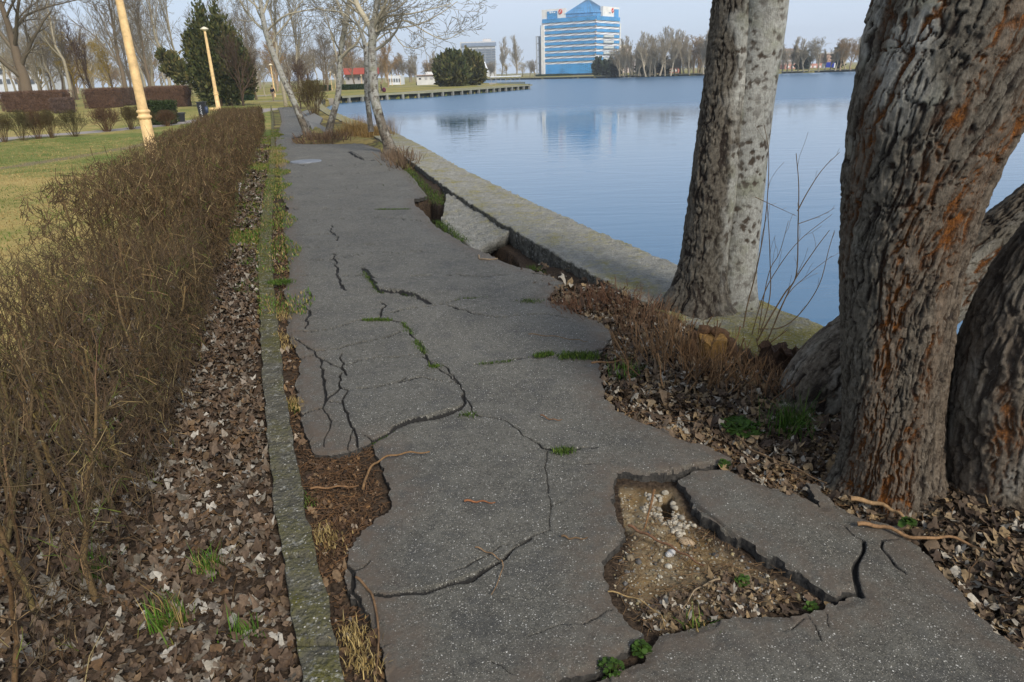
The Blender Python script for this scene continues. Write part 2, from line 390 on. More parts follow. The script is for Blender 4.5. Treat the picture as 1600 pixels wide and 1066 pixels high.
FARS = GP([(736, 124.2), (790, 123.2), (850, 121.8), (960, 119.2), (1060, 116.6), (1110, 115.2), (1210, 112.8), (1280, 110.6), (1335, 109), (1480, 105.2), (1700, 99.5), (2100, 88)], -.2)
LAKE = np.vstack([COP_O, PROM, PROMB, FARS, [(600, 120), (600, -200), (60, -60), (12, -18)]])
MAIN = [(640, 1500), (605, 1120), (605, 1066), (598, 1010), (575, 960), (545, 925), (540, 895), (545, 870), (560, 830), (600, 805), (612, 785), (606, 760), (600, 740), (590, 715), (586, 698), (580, 692), (540, 705), (515, 712), (490, 705), (470, 660), (463, 600), (470, 560), (455, 535), (448, 520), (452, 480), (443, 455), (452, 425), (448, 390), (440, 340), (450, 325), (436, 300), (438, 270), (430, 240), (431, 215), (437, 200), (440, 190), (437, 175), (430, 160), (445, 160), (462, 168), (478, 180), (488, 192), (478, 205), (468, 214), (455, 217), (458, 221), (466, 224), (530, 224.5), (566, 224), (590, 232), (606, 246), (618, 256), (636, 268), (650, 282), (655, 292), (669, 307), (647, 311), (650, 321), (669, 337), (677, 349), (690, 360), (720, 379), (736, 388), (750, 392), (779, 406), (807, 417), (839, 426), (864, 434), (882, 445), (866, 458), (853, 469), (862, 473), (885, 478), (915, 492), (945, 505), (957, 518), (950, 535), (940, 546), (935, 562), (940, 590), (945, 620), (965, 640), (990, 655), (1030, 670), (1060, 688), (1110, 702), (1145, 716), (1130, 726), (1100, 733), (1062, 741), (1010, 742), (965, 738), (962, 760), (960, 790), (970, 815), (975, 835), (963, 855), (945, 870), (943, 890), (950, 915), (955, 935), (975, 965), (1000, 988), (985, 1012), (950, 1040), (920, 1050), (880, 1062), (850, 1080), (780, 1150), (700, 1300), (690, 1500)]
RIGHTP = [(800, 1500), (790, 1260), (850, 1130), (900, 1080), (930, 1066), (965, 1050), (1005, 1030), (1030, 988), (1075, 985), (1130, 968), (1185, 962), (1250, 962), (1310, 943), (1347, 932), (1342, 926), (1310, 935), (1240, 895), (1195, 868), (1150, 845), (1095, 812), (1085, 790), (1072, 770), (1058, 748), (1090, 738), (1135, 736), (1165, 752), (1200, 765), (1262, 785), (1283, 797), (1256, 757), (1275, 762), (1300, 790), (1345, 812), (1400, 830), (1420, 848), (1445, 865), (1480, 905), (1520, 955), (1560, 995), (1600, 1012), (1700, 1060), (1820, 1150), (1950, 1500)]
MAINW, RIGHTW = GP(MAIN), GP(RIGHTP)
def inasph(x, y):
    jx = x + n2(x, y, 18, 3, 1.) * .024 + n2(x, y, 55, 2, 2.) * .011; jy = y + n2(x, y, 18, 3, 5.) * .024 * np.clip(y * .25, 1, 4) + n2(x, y, 55, 2, 6.) * .011
    return inpoly(jx, jy, MAINW) | inpoly(jx, jy, RIGHTW)
RB = GP([(2300, 1500), (2100, 1250), (1950, 1110), (1640, 1000), (1480, 830), (1240, 720), (1000, 560), (900, 450), (760, 360), (690, 290), (660, 250), (600, 225), (560, 212), (520, 195), (480, 165), (470, 155)])
CAV1 = GP([(646, 310), (672, 306), (697, 316), (700, 330), (688, 339), (664, 334)]); CAV2 = GP([(745, 388), (770, 372), (802, 384), (815, 412), (800, 413), (770, 402)])
TUN = GP([(1034, 768), (1052, 764), (1050, 800), (1036, 806)])
HEDGE_B = np.vstack([[(-1.4, 0)], GP([(150, 1066), (215, 840), (290, 640), (325, 500), (350, 400), (368, 320), (398, 240), (414, 206)])])   # front foot line of the hedge

def zground(x, y):
    x = np.asarray(x, float); y = np.asarray(y, float)
    kr, kl = kx(y, KR), kx(y, KL); rb = kx(y[()] if y.ndim else y, RB[::1]) if False else np.interp(y, RB[:, 1], RB[:, 0])
    low = n2(x, y, .35, 3, 2.) * .035; hi = n2(x, y, 7, 4, 3.) * .014
    z = low + hi
    co = kx(y, COP_I[np.argsort(COP_I[:, 1])])
    near = y < 60
    path = near & (x > kl) & (x < co + .1)
    dM = np.minimum(pdist(x, y, MAINW, .6), pdist(x, y, RIGHTW, .6)); ia = inpoly(x, y, MAINW) | inpoly(x, y, RIGHTW)
    side = x > np.interp(y, RB[::1, 1], RB[::1, 0]) - .9 * np.clip(3.2 / np.maximum(y, 1), .3, 1.2)
    gap = sstep(7.3, 8.3, y) * (1 - sstep(12.6, 14.2, y)); zr = (-.06 + .13 * sstep(.02, .5, dM)) * (1 - gap) - .13 * gap + n2(x, y, 3, 4, 4.) * .03
    zin = -.046 + hi * 1.3
    hole = inpoly(x, y, GP([(930, 720), (1120, 720), (1400, 960), (1040, 1060), (800, 1200), (900, 1000)])) | (x < kr + .5)
    zp = np.where(ia | hole, zin, zr)
    z = np.where(path, zp, z)
    litter = near & (x <= kl) & (x > kl - 1.6)
    z = np.where(litter, -.045 + hi + low * .5, z)
    for cvp, dz in ((CAV1, .6), (CAV2, .6), (TUN, .16)):
        m = inpoly(x, y, cvp); z = np.where(m, z - dz, z)
    lake = inpoly(x, y, LAKE); z = np.where(lake, -1.8, z)
    return z

# --- ground sheet (polar grid, finest near the camera, reaching the horizon)
r = [0.25]
while r[-1] < 6000: r.append(r[-1] * (1.0052 if r[-1] < 30 else (1.008 if r[-1] < 400 else 1.12)))
r = np.array(r); th = np.radians(np.concatenate([np.linspace(-100, -48, 60, endpoint=False), np.linspace(-48, 48, 520), np.linspace(48, 100, 60)[1:]]))
RR, TT = np.meshgrid(r, th, indexing='ij'); gx, gy = (RR * np.sin(TT)).ravel(), (RR * np.cos(TT)).ravel()
gz = zground(gx, gy)
lk = inpoly(gx, gy, LAKE)
near = gy < 60; kl_, kr_ = kx(gy, KL), kx(gy, KR)
hb = np.interp(gy, HEDGE_B[:, 1], HEDGE_B[:, 0])
verge = near & (gx < kl_) & (gx > hb - .1)
grass = np.ones_like(gx)
grass = np.where(near & (gx > kl_), 0, grass)
nz_ = n2(gx, gy, 1.6, 4, 8.)
vg = sstep(9.0, 12.5, gy + nz_ * 5)
grass = np.where(verge, vg, grass)
grass = np.where(near & (gx <= hb - .1) & (gx > hb - 1.05), sstep(6, 11, gy) * .8, grass)
dry = np.where(gy < 60, .50, .45) + np.where(verge, -.35, 0) + n2(gx, gy, .12, 3, 6.) * .5
dry = np.where((gx < hb - 1) & (gy < 19), dry + .35, dry)
dry = np.where((gx < -9) & (gy > 18) & (gy < 34), dry - .3, dry)
PAVEP = GP([(-60, 227), (0, 217), (60, 213), (110, 209), (200, 201), (250, 196), (300, 190), (340, 184), (390, 176), (420, 170)])
PAVE2 = GP([(420, 158), (450, 157.5), (500, 155), (520, 154), (600, 146.5), (700, 139.5), (800, 133)])
PAVE3 = GP([(380, 152), (440, 147), (520, 141), (600, 137), (700, 131.5)])
TRAIL = GP([(-60, 272), (0, 262), (60, 254), (120, 245), (200, 231), (260, 218), (300, 207), (340, 196)])
pd = pdist(gx, gy, PAVEP, 3) ; pave = 1 - sstep(.85, 1.0, pd + nz_ * .06)
pave = np.maximum(pave, .8 * (1 - sstep(1.0, 1.3, pdist(gx, gy, PAVE2, 3))))
pave = np.maximum(pave, .8 * (1 - sstep(1.2, 1.6, pdist(gx, gy, PAVE3, 3))))
trail = .8 * (1 - sstep(.12, .55, pdist(gx, gy, TRAIL, 2) + nz_ * .3))
HOLEP = GP([(965, 745), (1060, 748), (1095, 815), (1240, 900), (1200, 950), (1040, 985), (990, 960), (955, 900), (980, 830)])
gravel = inpoly(gx, gy, HOLEP) * 1.0 * sstep(-.55, -.1, n2(gx, gy, 3, 3, 12.)); gravel *= sstep(.0, .12, pdist(gx, gy, HOLEP, .4))
cop_ = kx(gy, COP_I[np.argsort(COP_I[:, 1])])
grass = np.where((gy > 17) & (gy < 60) & (gx > kr_) & (gx < cop_ + .4), .5 * (nz_ > 0) + .2, grass)
bank = lk * 1.0
nr, ntn = len(r), len(th); ii = np.arange(nr - 1)[:, None] * ntn; jj = np.arange(ntn - 1)[None]
F4 = np.stack([ii + jj, ii + jj + 1, ii + ntn + jj + 1, ii + ntn + jj], -1).reshape(-1, 4)
me = make_mesh("ground", np.stack([gx, gy, gz], 1), [F4[:, ::-1]], M_GROUND, dict(grass=grass, dry=dry, pave=pave, trail=trail, gravel=gravel, bank=bank))
tag(link("ground", me), kind="structure")

# --- lake
me = make_mesh("water", [(-900, -300, WZ), (6000, -300, WZ), (6000, 900, WZ), (-900, 900, WZ)], [[(0, 1, 2, 3)]], M_WATER, smooth=False)
tag(link("water", me), kind="structure")

# --- asphalt path: cracked plates
CR = [  # (photo polyline, width in photo px)
 ([(565,418),(580,435),(588,452),(595,457),(625,458),(648,465),(670,474)],7), ([(672,478),(700,474),(719,469),(760,467)],2.5),
 ([(486,518),(524,512),(565,500),(606,499)],3), ([(610,499),(629,504),(640,515),(644,525),(655,534),(666,555),(678,572)],4),
 ([(490,547),(524,545),(569,532),(606,525),(640,514)],3), ([(445,521),(471,536),(490,547),(499,562),(503,585),(509,611),(513,628),(505,641),(468,651)],4),
 ([(460,562),(490,553)],2.5), ([(501,560),(531,572),(543,585)],4), ([(534,551),(530,557),(535,565),(534,571),(542,584)],3),
 ([(535,582),(530,596),(533,607),(516,624),(504,642),(466,651)],4.5), ([(533,607),(544,613),(538,627),(535,633),(516,631)],3.5),
 ([(535,633),(541,652),(552,669),(558,680),(560,695)],5), ([(558,679),(572,679),(582,688)],3), ([(541,568),(561,561),(589,556),(617,557),(654,551)],1.6),
 ([(552,610),(583,607),(617,599),(637,592)],1.6), ([(480,454),(486,462),(482,471),(472,475),(448,474)],2.2), ([(472,476),(483,483),(485,490),(479,502),(478,512)],1.8),
 ([(597,472),(600,478),(596,493),(589,498)],2), ([(535,452),(578,450)],1.5), ([(611,488),(645,481),(673,478)],1.6), ([(456,368),(501,366),(524,366)],2.5),
 ([(516,352),(520,356),(512,360),(526,367),(527,377)],2.6), ([(522,397),(524,408),(526,420)],2.8), ([(456,407),(512,407),(576,397),(625,398),(659,394)],1.8),
 ([(464,431),(509,430)],1.6), ([(588,328),(640,327)],3), ([(450,325),(588,327)],1.4), ([(544,236),(551,242),(561,247),(570,250),(596,251),(615,257)],3), ([(440,234),(495,234)],1.2),
 ([(440,258),(510,258),(613,258)],1.5), ([(431,300),(476,300),(508,299),(604,289),(652,289)],1.6), ([(582,690),(605,680),(620,668),(640,660),(665,655),(690,651),(705,645),(718,637),(724,628),(727,615)],8),  # ridge crack drawn wide: its black paints the lifted plate's shaded face
 ([(727,615),(735,640),(745,648)],2), ([(740,570),(800,562),(838,557),(875,555),(912,553),(942,544)],4), ([(834,690),(849,700),(871,702),(894,700),(935,698)],4), ([(912,724),(935,722)],3),
 ([(856,756),(860,790),(858,827),(830,838),(805,850)],2.8), ([(800,848),(783,850),(760,870),(726,891),(700,900)],2.6), ([(830,840),(805,856),(790,872),(760,891),(738,906),(700,915),(663,925),(640,925),(606,932),(584,930)],7),
 ([(858,828),(897,827)],2), ([(860,790),(886,780)],2), ([(826,994),(875,977),(912,974),(942,957),(954,949)],3), ([(542,869),(541,882),(554,891),(550,921),(541,927)],6), ([(554,891),(570,884),(578,875)],3),
 ([(550,925),(561,936),(560,966)],6), ([(560,936),(572,955),(577,985)],5), ([(764,1036),(783,1041),(798,1054)],3), ([(1350,850),(1340,880),(1335,905),(1342,930)],9), ([(1318,825),(1335,842),(1350,848)],3),
 ([(1405,848),(1382,850),(1378,862),(1395,880),(1405,892),(1415,900)],4.5), ([(1265,965),(1275,980),(1282,1000)],3), ([(1290,960),(1298,985)],2.2), ([(1262,970),(1240,985),(1225,988)],2.5),
 ([(700,262),(702,265)],1), ([(660,556),(700,575),(716,600)],1.4), ([(505,700),(520,660),(505,641)],1.5)]
CR += [([(438, 276), (480, 274), (540, 271), (612, 268)], 1.2), ([(446, 346), (500, 343), (560, 339), (610, 341), (662, 346)], 1.2), ([(452, 386), (500, 389), (548, 384), (600, 383)], 1.1),
       ([(640, 433), (700, 431), (760, 434), (830, 430), (872, 436)], 1.2), ([(700, 478), (742, 492), (790, 498), (850, 494), (900, 500)], 1.1), ([(524, 420), (530, 432), (535, 452)], 1.5), ([(508, 430), (556, 428), (590, 436)], 1.0),
       ([(486, 518), (470, 516), (452, 520)], 1.4), ([(617, 599), (660, 590), (716, 600)], 1.1), ([(678, 572), (700, 585), (720, 606), (727, 615)], 1.3), ([(745, 648), (790, 655), (834, 690)], 1.1), ([(858, 700), (850, 730), (856, 756)], 1.2), ([(560, 712), (545, 700), (552, 669)], 1.0)]
LIFT = [  # (photo polyline, photo region that is lifted, height, falloff metres)
 ([(582,690),(620,668),(665,655),(718,637),(727,615)], [(430,720),(582,690),(605,680),(620,668),(640,660),(665,655),(690,651),(705,645),(718,637),(724,628),(727,615),(760,500),(430,480)], .024, .35),
 ([(965,738),(1010,742),(1062,741),(1145,716)], [(960,742),(1010,744),(1062,743),(1150,716),(1110,640),(940,560),(900,640)], .028, .6),
 ([(1058,748),(1085,790),(1150,845),(1240,895),(1310,935)], [(1058,748),(1085,790),(1095,812),(1150,845),(1195,868),(1240,895),(1310,935),(1347,930),(1340,880),(1350,848),(1500,850),(1200,690)], .022, .7),
 ([(805,856),(760,891),(700,915),(640,925),(584,930)], [(858,827),(805,856),(790,872),(760,891),(738,906),(700,915),(663,925),(640,925),(606,932),(584,930),(500,850),(700,700),(900,780)], .014, .3),
 ([(565,418),(588,452),(625,458),(670,474)], [(565,418),(580,435),(588,452),(595,457),(625,458),(648,465),(670,474),(800,440),(600,380)], .03, .5),
 ([(544,236),(570,250),(615,257)], [(544,236),(551,242),(561,247),(570,250),(596,251),(615,257),(640,240),(600,226)], .05, .8),
 ([(855,470),(957,518)], [(740,470),(860,470),(990,520),(930,548),(740,540)], .05, .5),
 ([(834,690),(871,702),(935,698)], [(834,690),(849,700),(871,702),(894,700),(935,698),(960,640),(840,640)], .015, .25)]
ys = [0.7]
while ys[-1] < 66: ys.append(ys[-1] + min(.0035 + .00058 * ys[-1] ** 2, .25))
ys = np.array(ys); nc = 620; tt = np.linspace(0, 1, nc)
xl = kx(ys, KR) + .02; xr = np.interp(ys, RB[:, 1], RB[:, 0]); xr = np.maximum(xr, xl + .5)
ax = (xl[:, None] + (xr - xl)[:, None] * tt[None]).ravel(); ay = np.repeat(ys, nc)
mask = inasph(ax, ay)
az = n2(ax, ay, .55, 3, 20.) * .03 + n2(ax, ay, 2.5, 3, 21.) * .006 + n2(ax, ay, 30, 2, 22.) * .0012
for pl, rg, h_, fo in LIFT:
    m = inpoly(ax, ay, GP(rg)); d = pdist(ax[m], ay[m], GP(pl), fo * 3); rgw = GP(rg); rgc = np.vstack([rgw, rgw[:1]]); plw = GP(pl); do = np.full(d.shape, 9.0)
    for a_, b_ in zip(rgc[:-1], rgc[1:]):
        mid_ = (a_ + b_) / 2
        if pdist(np.array([mid_[0]]), np.array([mid_[1]]), plw, 1.)[0] > .07: do = np.minimum(do, pdist(ax[m], ay[m], np.array([a_, b_]), .5))
    az[m] += sstep(0, .4, do) * h_ * np.exp(-(d / fo) ** 1.4) * sstep(.0, .013, d)
wx = ax + n2(ax, ay, 9, 4, 30.) * .03 * np.clip(ay / 5, .6, 2.5); wy = ay + n2(ax, ay, 7, 3, 33.) * .03 * np.clip(ay / 5, .6, 2.)
gs = .0035 + .00058 * ay ** 2; crack = np.zeros_like(ax); wmod = 1 + .6 * n2(ax, ay, 9, 3, 40.)
for pl, wpx in CR:
    P = GP(pl); dist = np.hypot(P[:, 1].mean(), H); wd = wpx * dist / 1100 * .5 * .95; ft = .004 * max(1, dist / 4)
    d = pdist(wx, wy, P, wd + .12); taper = np.maximum(wd * np.clip(wmod, .35, 1.8), np.minimum(.42 * gs, .014)); crack = np.maximum(crack, np.clip(.5 + (taper - d) / .07, 0, 1))
# fine hairline craze, thin natural network
az -= sstep(.5, .60, crack) * .022
dE = np.minimum(pdist(ax, ay, MAINW, .35), pdist(ax, ay, RIGHTW, .35)); az -= .012 * (1 - sstep(0, .05, dE)) * (n2(ax, ay, 5, 2, 66.) > -.1)
dirt = np.clip((1 - sstep(.02, .30, dE)) * .8 + (1 - sstep(0, .5, ax - kx(ay, KR))) * .5 * (ay < 14), 0, 1)
q = (np.arange(len(ys) - 1)[:, None] * nc + np.arange(nc - 1)[None]); q = np.stack([q, q + 1, q + nc + 1, q + nc], -1).reshape(-1, 4)
q = q[mask[q].sum(1) >= 3]
e = np.concatenate([q[:, [0, 1]], q[:, [1, 2]], q[:, [2, 3]], q[:, [3, 0]]]); key = np.sort(e, 1); kk = key[:, 0].astype(np.int64) * 10_000_000 + key[:, 1]
_, inv, cnt = np.unique(kk, return_inverse=True, return_counts=True); be = e[cnt[inv] == 1]
used, qi = np.unique(q, return_inverse=True); qi = qi.reshape(-1, 4); remap = -np.ones(len(ax), np.int64); remap[used] = np.arange(len(used))
for _ in range(2):
    acc = np.zeros((len(ax), 2)); c_ = np.zeros(len(ax))
    for a_, b_ in ((0, 1), (1, 0)):
        np.add.at(acc, be[:, a_], np.stack([ax, ay], 1)[be[:, b_]]); np.add.at(c_, be[:, a_], 1)
    bm = c_ > 0; ax[bm] = .45 * ax[bm] + .55 * acc[bm, 0] / c_[bm]; ay[bm] = .45 * ay[bm] + .55 * acc[bm, 1] / c_[bm]
V = np.stack([ax, ay, az], 1)[used]; nV = len(V)
bu, bi = np.unique(be, return_inverse=True); bi = bi.reshape(-1, 2); tp = np.stack([ax, ay, az], 1)[bu]; lowv = tp.copy(); lowv[:, 2] -= .065
lowv[:, :2] += np.stack([n2(tp[:, 0], tp[:, 1], 25, 2, 3.), n2(tp[:, 0], tp[:, 1], 25, 2, 7.)], 1) * .02
mid = tp.copy(); mid[:, 2] -= .03; mid[:, :2] += np.stack([n2(tp[:, 0], tp[:, 1], 40, 2, 13.), n2(tp[:, 0], tp[:, 1], 40, 2, 17.)], 1) * .010
nb = len(bu); Vall = np.vstack([V, tp, mid, lowv])
W = [np.stack([nV + bi[:, 1], nV + bi[:, 0], nV + nb + bi[:, 0], nV + nb + bi[:, 1]], 1), np.stack([nV + nb + bi[:, 1], nV + nb + bi[:, 0], nV + 2 * nb + bi[:, 0], nV + 2 * nb + bi[:, 1]], 1)]
z3 = np.zeros(3 * nb)
me = make_mesh("asphalt_path", Vall, [qi, W[0], W[1]], M_ASPH, dict(crack=np.concatenate([crack[used], z3]), dirt=np.concatenate([dirt[used], z3]), edge=np.concatenate([np.zeros(nV), z3 + 1])))
tag(link("path", me), kind="structure")

def rs(P, n, pw=1.0):
    d = np.concatenate([[0], np.cumsum(np.linalg.norm(np.diff(P, axis=0), axis=1))]); d /= d[-1]; t = np.linspace(0, 1, n) ** pw; return np.stack([np.interp(t, d, P[:, k]) for k in (0, 1)], 1)
def sweep(inner, outer, ztop, zbot, step, mat, name, noise=.012, sidein=None, mossfn=None, joints=(), nt_=16, pw=1.0):
    """slab between two polylines (matched by arclength), rough concrete"""
    n = step; A, B = rs(inner, n, pw), rs(outer, n, pw)
    zi = zbot if sidein is None else sidein
    rows = [(0, zi), (0, zi * .6 + ztop * .4), (0, ztop - .02), (.012, ztop)] + [(t, ztop) for t in np.linspace(.03, .97, nt_)] + [(.988, ztop), (1, ztop - .025), (1, ztop * .5 + zbot * .5), (1, zbot)]
    T = np.array([a for a, b in rows]); Z = np.array([b for a, b in rows])
    X = A[:, None] * (1 - T)[None, :, None] + B[:, None] * T[None, :, None]; m = len(rows)
    V = np.concatenate([X, np.broadcast_to(Z[None, :, None], (n, m, 1))], 2).reshape(-1, 3)
    f = np.stack([n2(V[:, 0], V[:, 1] + V[:, 2], 6, 4, 70.), n2(V[:, 0], V[:, 1] + V[:, 2], 6, 4, 80.), n2(V[:, 0], V[:, 1], 8, 4, 90.)], 1)
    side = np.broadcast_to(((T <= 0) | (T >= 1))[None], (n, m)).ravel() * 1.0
    f2 = np.stack([n2(V[:, 0], V[:, 1] + V[:, 2], 22, 4, 71.), n2(V[:, 0], V[:, 1] + V[:, 2], 22, 4, 81.), n2(V[:, 0], V[:, 1], 30, 4, 91.)], 1)
    V = V + f * noise * np.array([1.6, 1.6, 1.0]) + f2 * noise * np.array([.8, .8, .45])
    for j in joints:
        d = np.abs(V[:, 1] - j) ; V[:, 2] -= (1 - sstep(.0, .022, d)) * .035 * (1 - side)
    q = np.arange(n - 1)[:, None] * m + np.arange(m - 1)[None]; q = np.stack([q, q + 1, q + m + 1, q + m], -1).reshape(-1, 4)
    me = make_mesh(name, V, [q], mat, dict(side=side, moss=mossfn(V) if mossfn else np.zeros(len(V))))
    return me
# denser rows near the camera: split coping into the part in view and the part behind
o = thing("quay_wall", (COP_I[5][0], COP_I[5][1], 0), "low lichen-stained concrete quay wall running along the lake edge beside the cracked path", "wall")
def place(name, me, o):
    c = link(name, me, o); c.location = tuple(-v for v in o.location); return c
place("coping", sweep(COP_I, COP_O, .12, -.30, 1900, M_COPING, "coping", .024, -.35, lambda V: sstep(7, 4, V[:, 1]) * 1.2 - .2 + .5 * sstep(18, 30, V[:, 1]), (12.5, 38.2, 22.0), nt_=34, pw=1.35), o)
ci_, co_ = rs(COP_I, 300), rs(COP_O, 300); off_in = ci_ + (co_ - ci_) * .12; off_out = ci_ + (co_ - ci_) * .93
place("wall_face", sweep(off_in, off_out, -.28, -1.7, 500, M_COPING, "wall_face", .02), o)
# --- left kerb
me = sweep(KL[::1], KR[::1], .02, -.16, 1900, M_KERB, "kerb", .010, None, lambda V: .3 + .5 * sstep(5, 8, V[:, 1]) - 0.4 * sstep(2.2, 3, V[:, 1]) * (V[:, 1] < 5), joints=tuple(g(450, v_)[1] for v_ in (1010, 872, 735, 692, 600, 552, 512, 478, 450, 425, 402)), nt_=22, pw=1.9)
tag(link("kerb", me), kind="structure")

# ------------------------------------------------------------------ big trunks beside the camera
def unit(v): return v / (np.linalg.norm(v, axis=-1, keepdims=True) + 1e-9)
def trunk_surface(rows, nu, nv, twist=0.0, lump=.05, depth=.014, f=(20, 5), seed=0., flare=0.0, attrfn=None, flarez=.35):
    """rows: (x,y,z,r). returns mesh data with furrowed bark displacement"""
    P = smoothpl(rows, 12); d = np.concatenate([[0], np.cumsum(np.linalg.norm(np.diff(P[:, :3], axis=0), axis=1))])
    s = np.linspace(0, d[-1], nv); C = np.stack([np.interp(s, d, P[:, k]) for k in range(3)], 1); R = np.interp(s, d, P[:, 3])
    T = unit(np.gradient(C, axis=0)); ref = np.array([0, -1., 0])
    A = unit(np.cross(np.cross(T, ref), T)); B = np.cross(T, A)      # A faces the camera side
    th = np.linspace(0, 2 * PI, nu, endpoint=False)
    S, TH = np.meshgrid(s, th, indexing='ij'); Rm = R[:, None] * np.ones(nu)
    D = A[:, None] * np.cos(TH)[..., None] + B[:, None] * np.sin(TH)[..., None]
    tw = TH + S * twist
    q = np.stack([np.cos(tw) * R.mean(), np.sin(tw) * R.mean(), S], -1)
    big = fbm(q * np.array([3.2, 3.2, .9]) + seed, 3)
    Rm = Rm * (1 + lump * 2 * big)
    zz = C[:, 2][:, None] * np.ones(nu)
    if flare: Rm = Rm * (1 + flare * np.exp(-np.clip(zz, -.2, 9) / flarez * 1.6) * (1 + .45 * np.sin(TH * 5 + seed) + .3 * np.sin(TH * 3 + 1)))
    wq = q + .035 * np.stack([fbm(q * 6 + 3 + seed, 3), fbm(q * 6 + 31 + seed, 3), np.zeros_like(S)], -1) + .12 * np.stack([0 * S, 0 * S, fbm(q * 9 + 7, 2)], -1)
    rg = ridged(wq * np.array([f[0], f[0], f[1]]) + seed, 3)
    fur = sstep(.50, .72, rg); fur = np.maximum(fur, .7 * sstep(.55, .85, ridged(wq * np.array([f[0] * 1.9, f[0] * 1.9, f[1] * 2.2]) + 5, 2)))
    at = dict(furrow=fur, pale=0 * fur, orange=0 * fur, spot=0 * fur, warm=0 * fur + .3)
    if attrfn: attrfn(at, q, S, TH, zz, seed)
    dep = depth * (1 - .8 * at['pale'])
    fine = fbm(q * np.array([60, 60, 30]), 2)
    Rm = Rm - dep * at['furrow'] + dep * .6 * fine * (1 - .6 * at['pale']) - .004 * at['spot'] * at['pale'] + .35 * dep * fbm(q * np.array([22, 22, 12]) + 4, 2)
    X = C[:, None] + D * Rm[..., None]
    i = np.arange(nv - 1)[:, None] * nu; j = np.arange(nu)[None]; jn = (j + 1) % nu
    F4 = np.stack([i + j, i + nu + j, i + nu + jn, i + jn], -1).reshape(-1, 4)
    return X.reshape(-1, 3), F4, {k: v.ravel() for k, v in at.items()}
def pix_rows(rows):
    """rows of (u, v, width_px, Y) -> (x,y,z,r)"""
    out = []
    for u, v, wpx, Y in rows:
        p = atY(u, v, Y); t = Y / ray(u, v)[1]; out.append((*p, wpx * t / 2 * math.cos(math.atan(abs(u - 800) / 1067))))
    return out
def trunk_obj(name, rows, parent, off, **kw):
    X, F4, at = trunk_surface(rows, **kw); me = make_mesh(name, X - off, [F4], M_TRUNK, at); return link(name, me, parent)
def grow(P, R, m, ratio, rr, spread, up, K=5, wob=.12, tmin=.3, tmax=1.0, rng=RNG, drop=0.0, minr=0.0):
    N, KP, _ = P.shape; idx = np.repeat(np.arange(N), m); n = N * m
    t = np.tile((np.arange(m) + .5) / m, N) + rng.uniform(-.5, .5, n) / m; t = tmin + (tmax - tmin) * np.clip(t, 0, 1)
    x = t * (KP - 1); k = np.clip(x.astype(int), 0, KP - 2); fr = (x - k)[:, None]
    p0 = P[idx, k] * (1 - fr) + P[idx, k + 1] * fr; tan = unit(P[idx, k + 1] - P[idx, k]); r0 = (R[idx, k] * (1 - fr[:, 0]) + R[idx, k + 1] * fr[:, 0]) * rr
    L = np.linalg.norm(P[:, -1] - P[:, 0], axis=1)[idx]
    pr_ = unit(np.cross(tan, rng.normal(size=(n, 3)))); a = spread * rng.uniform(.6, 1.3, n)
    d = tan * np.cos(a)[:, None] + pr_ * np.sin(a)[:, None]; d[:, 2] += up; d = unit(d)
    ln = L * ratio * (1.15 - .55 * (t - tmin)) * rng.uniform(.65, 1.25, n)
    out = [p0]; 
    for i in range(K - 1):
        out.append(out[-1] + d * (ln / (K - 1))[:, None]); d = unit(d + rng.normal(size=(n, 3)) * wob + np.array([0, 0, up * .25 - drop]))
    P2 = np.stack(out, 1); R2 = np.maximum(r0[:, None] * np.linspace(1, .3, K)[None], minr)
    return P2, R2

# --- silver poplar with two fused trunks, left of the gap
YA = 5.75
def attrA(base_pale, side):
    def f(at, q, S, TH, z, seed):
        u = TH * .16; 
        # diamond lenticels on a jittered grid
        cu, cv = .052, .075; U = (TH / (2 * PI)) * 16; Vv = S / cv; sp_ = np.zeros_like(S); wn = .38 * fbm(q * 34, 3); wn2 = .36 * fbm(q * 30 + 9, 3)
        for du in (-1, 0, 1):
            for dv in (-1, 0, 1):
                iu = np.floor(U) + du; iv = np.floor(Vv) + dv; h = _perm[((iu.astype(int) % 16) * 7919 + iv.astype(int) * 104729 + int(seed * 13)) & 65535]; h2 = _perm[((iu.astype(int) % 16) * 31 + iv.astype(int) * 977 + 5) & 65535]; h3 = _perm[((iu.astype(int) % 16) * 131 + iv.astype(int) * 377 + 77) & 65535]
                dx = np.abs(U + wn - iu - h); dy = np.abs(Vv + wn2 - iv - h2); sz = .17 + .42 * h3; sp_ = np.maximum(sp_, (h3 > .3) * (1 - sstep(.6, 1.15, (dx / sz + dy / (sz * (.6 + h * .6))))))
        at['spot'][:] = sp_ * np.clip(.75 + fbm(q * 6, 3), 0, 1)
        ed = fbm(q * np.array([9, 9, 3.5]) + seed, 4)
        pz = sstep(.9, 2.4, z + base_pale + ed * 1.6); at['furrow'] *= 1 - .6 * sstep(.5, 1.6, z + base_pale - 1 + ed) * (side > 0)
        if side < 0: pz *= sstep(-.25, .35, np.sin(TH) * .9 + ed * .9 - .1)   # rough dark bark on the outer flank
        at['pale'][:] = pz * (1 - .5 * at['furrow'] * (ed < 0)); at['warm'][:] = .15 + (.5 if side > 0 else .0)
        at['orange'][:] = (.5 * sstep(.2, .5, fbm(q * 4 + 9, 2)) * sstep(1.1, .3, z)) * (side > 0)
    return f
cA = G3(1120, 505, 0.0); tA = thing("poplar_tree", (cA[0], YA, 0.02), "silver poplar with two fused trunks, dark diamond marks and a cut stump at its foot", "tree")
offA = np.array(tA.location)
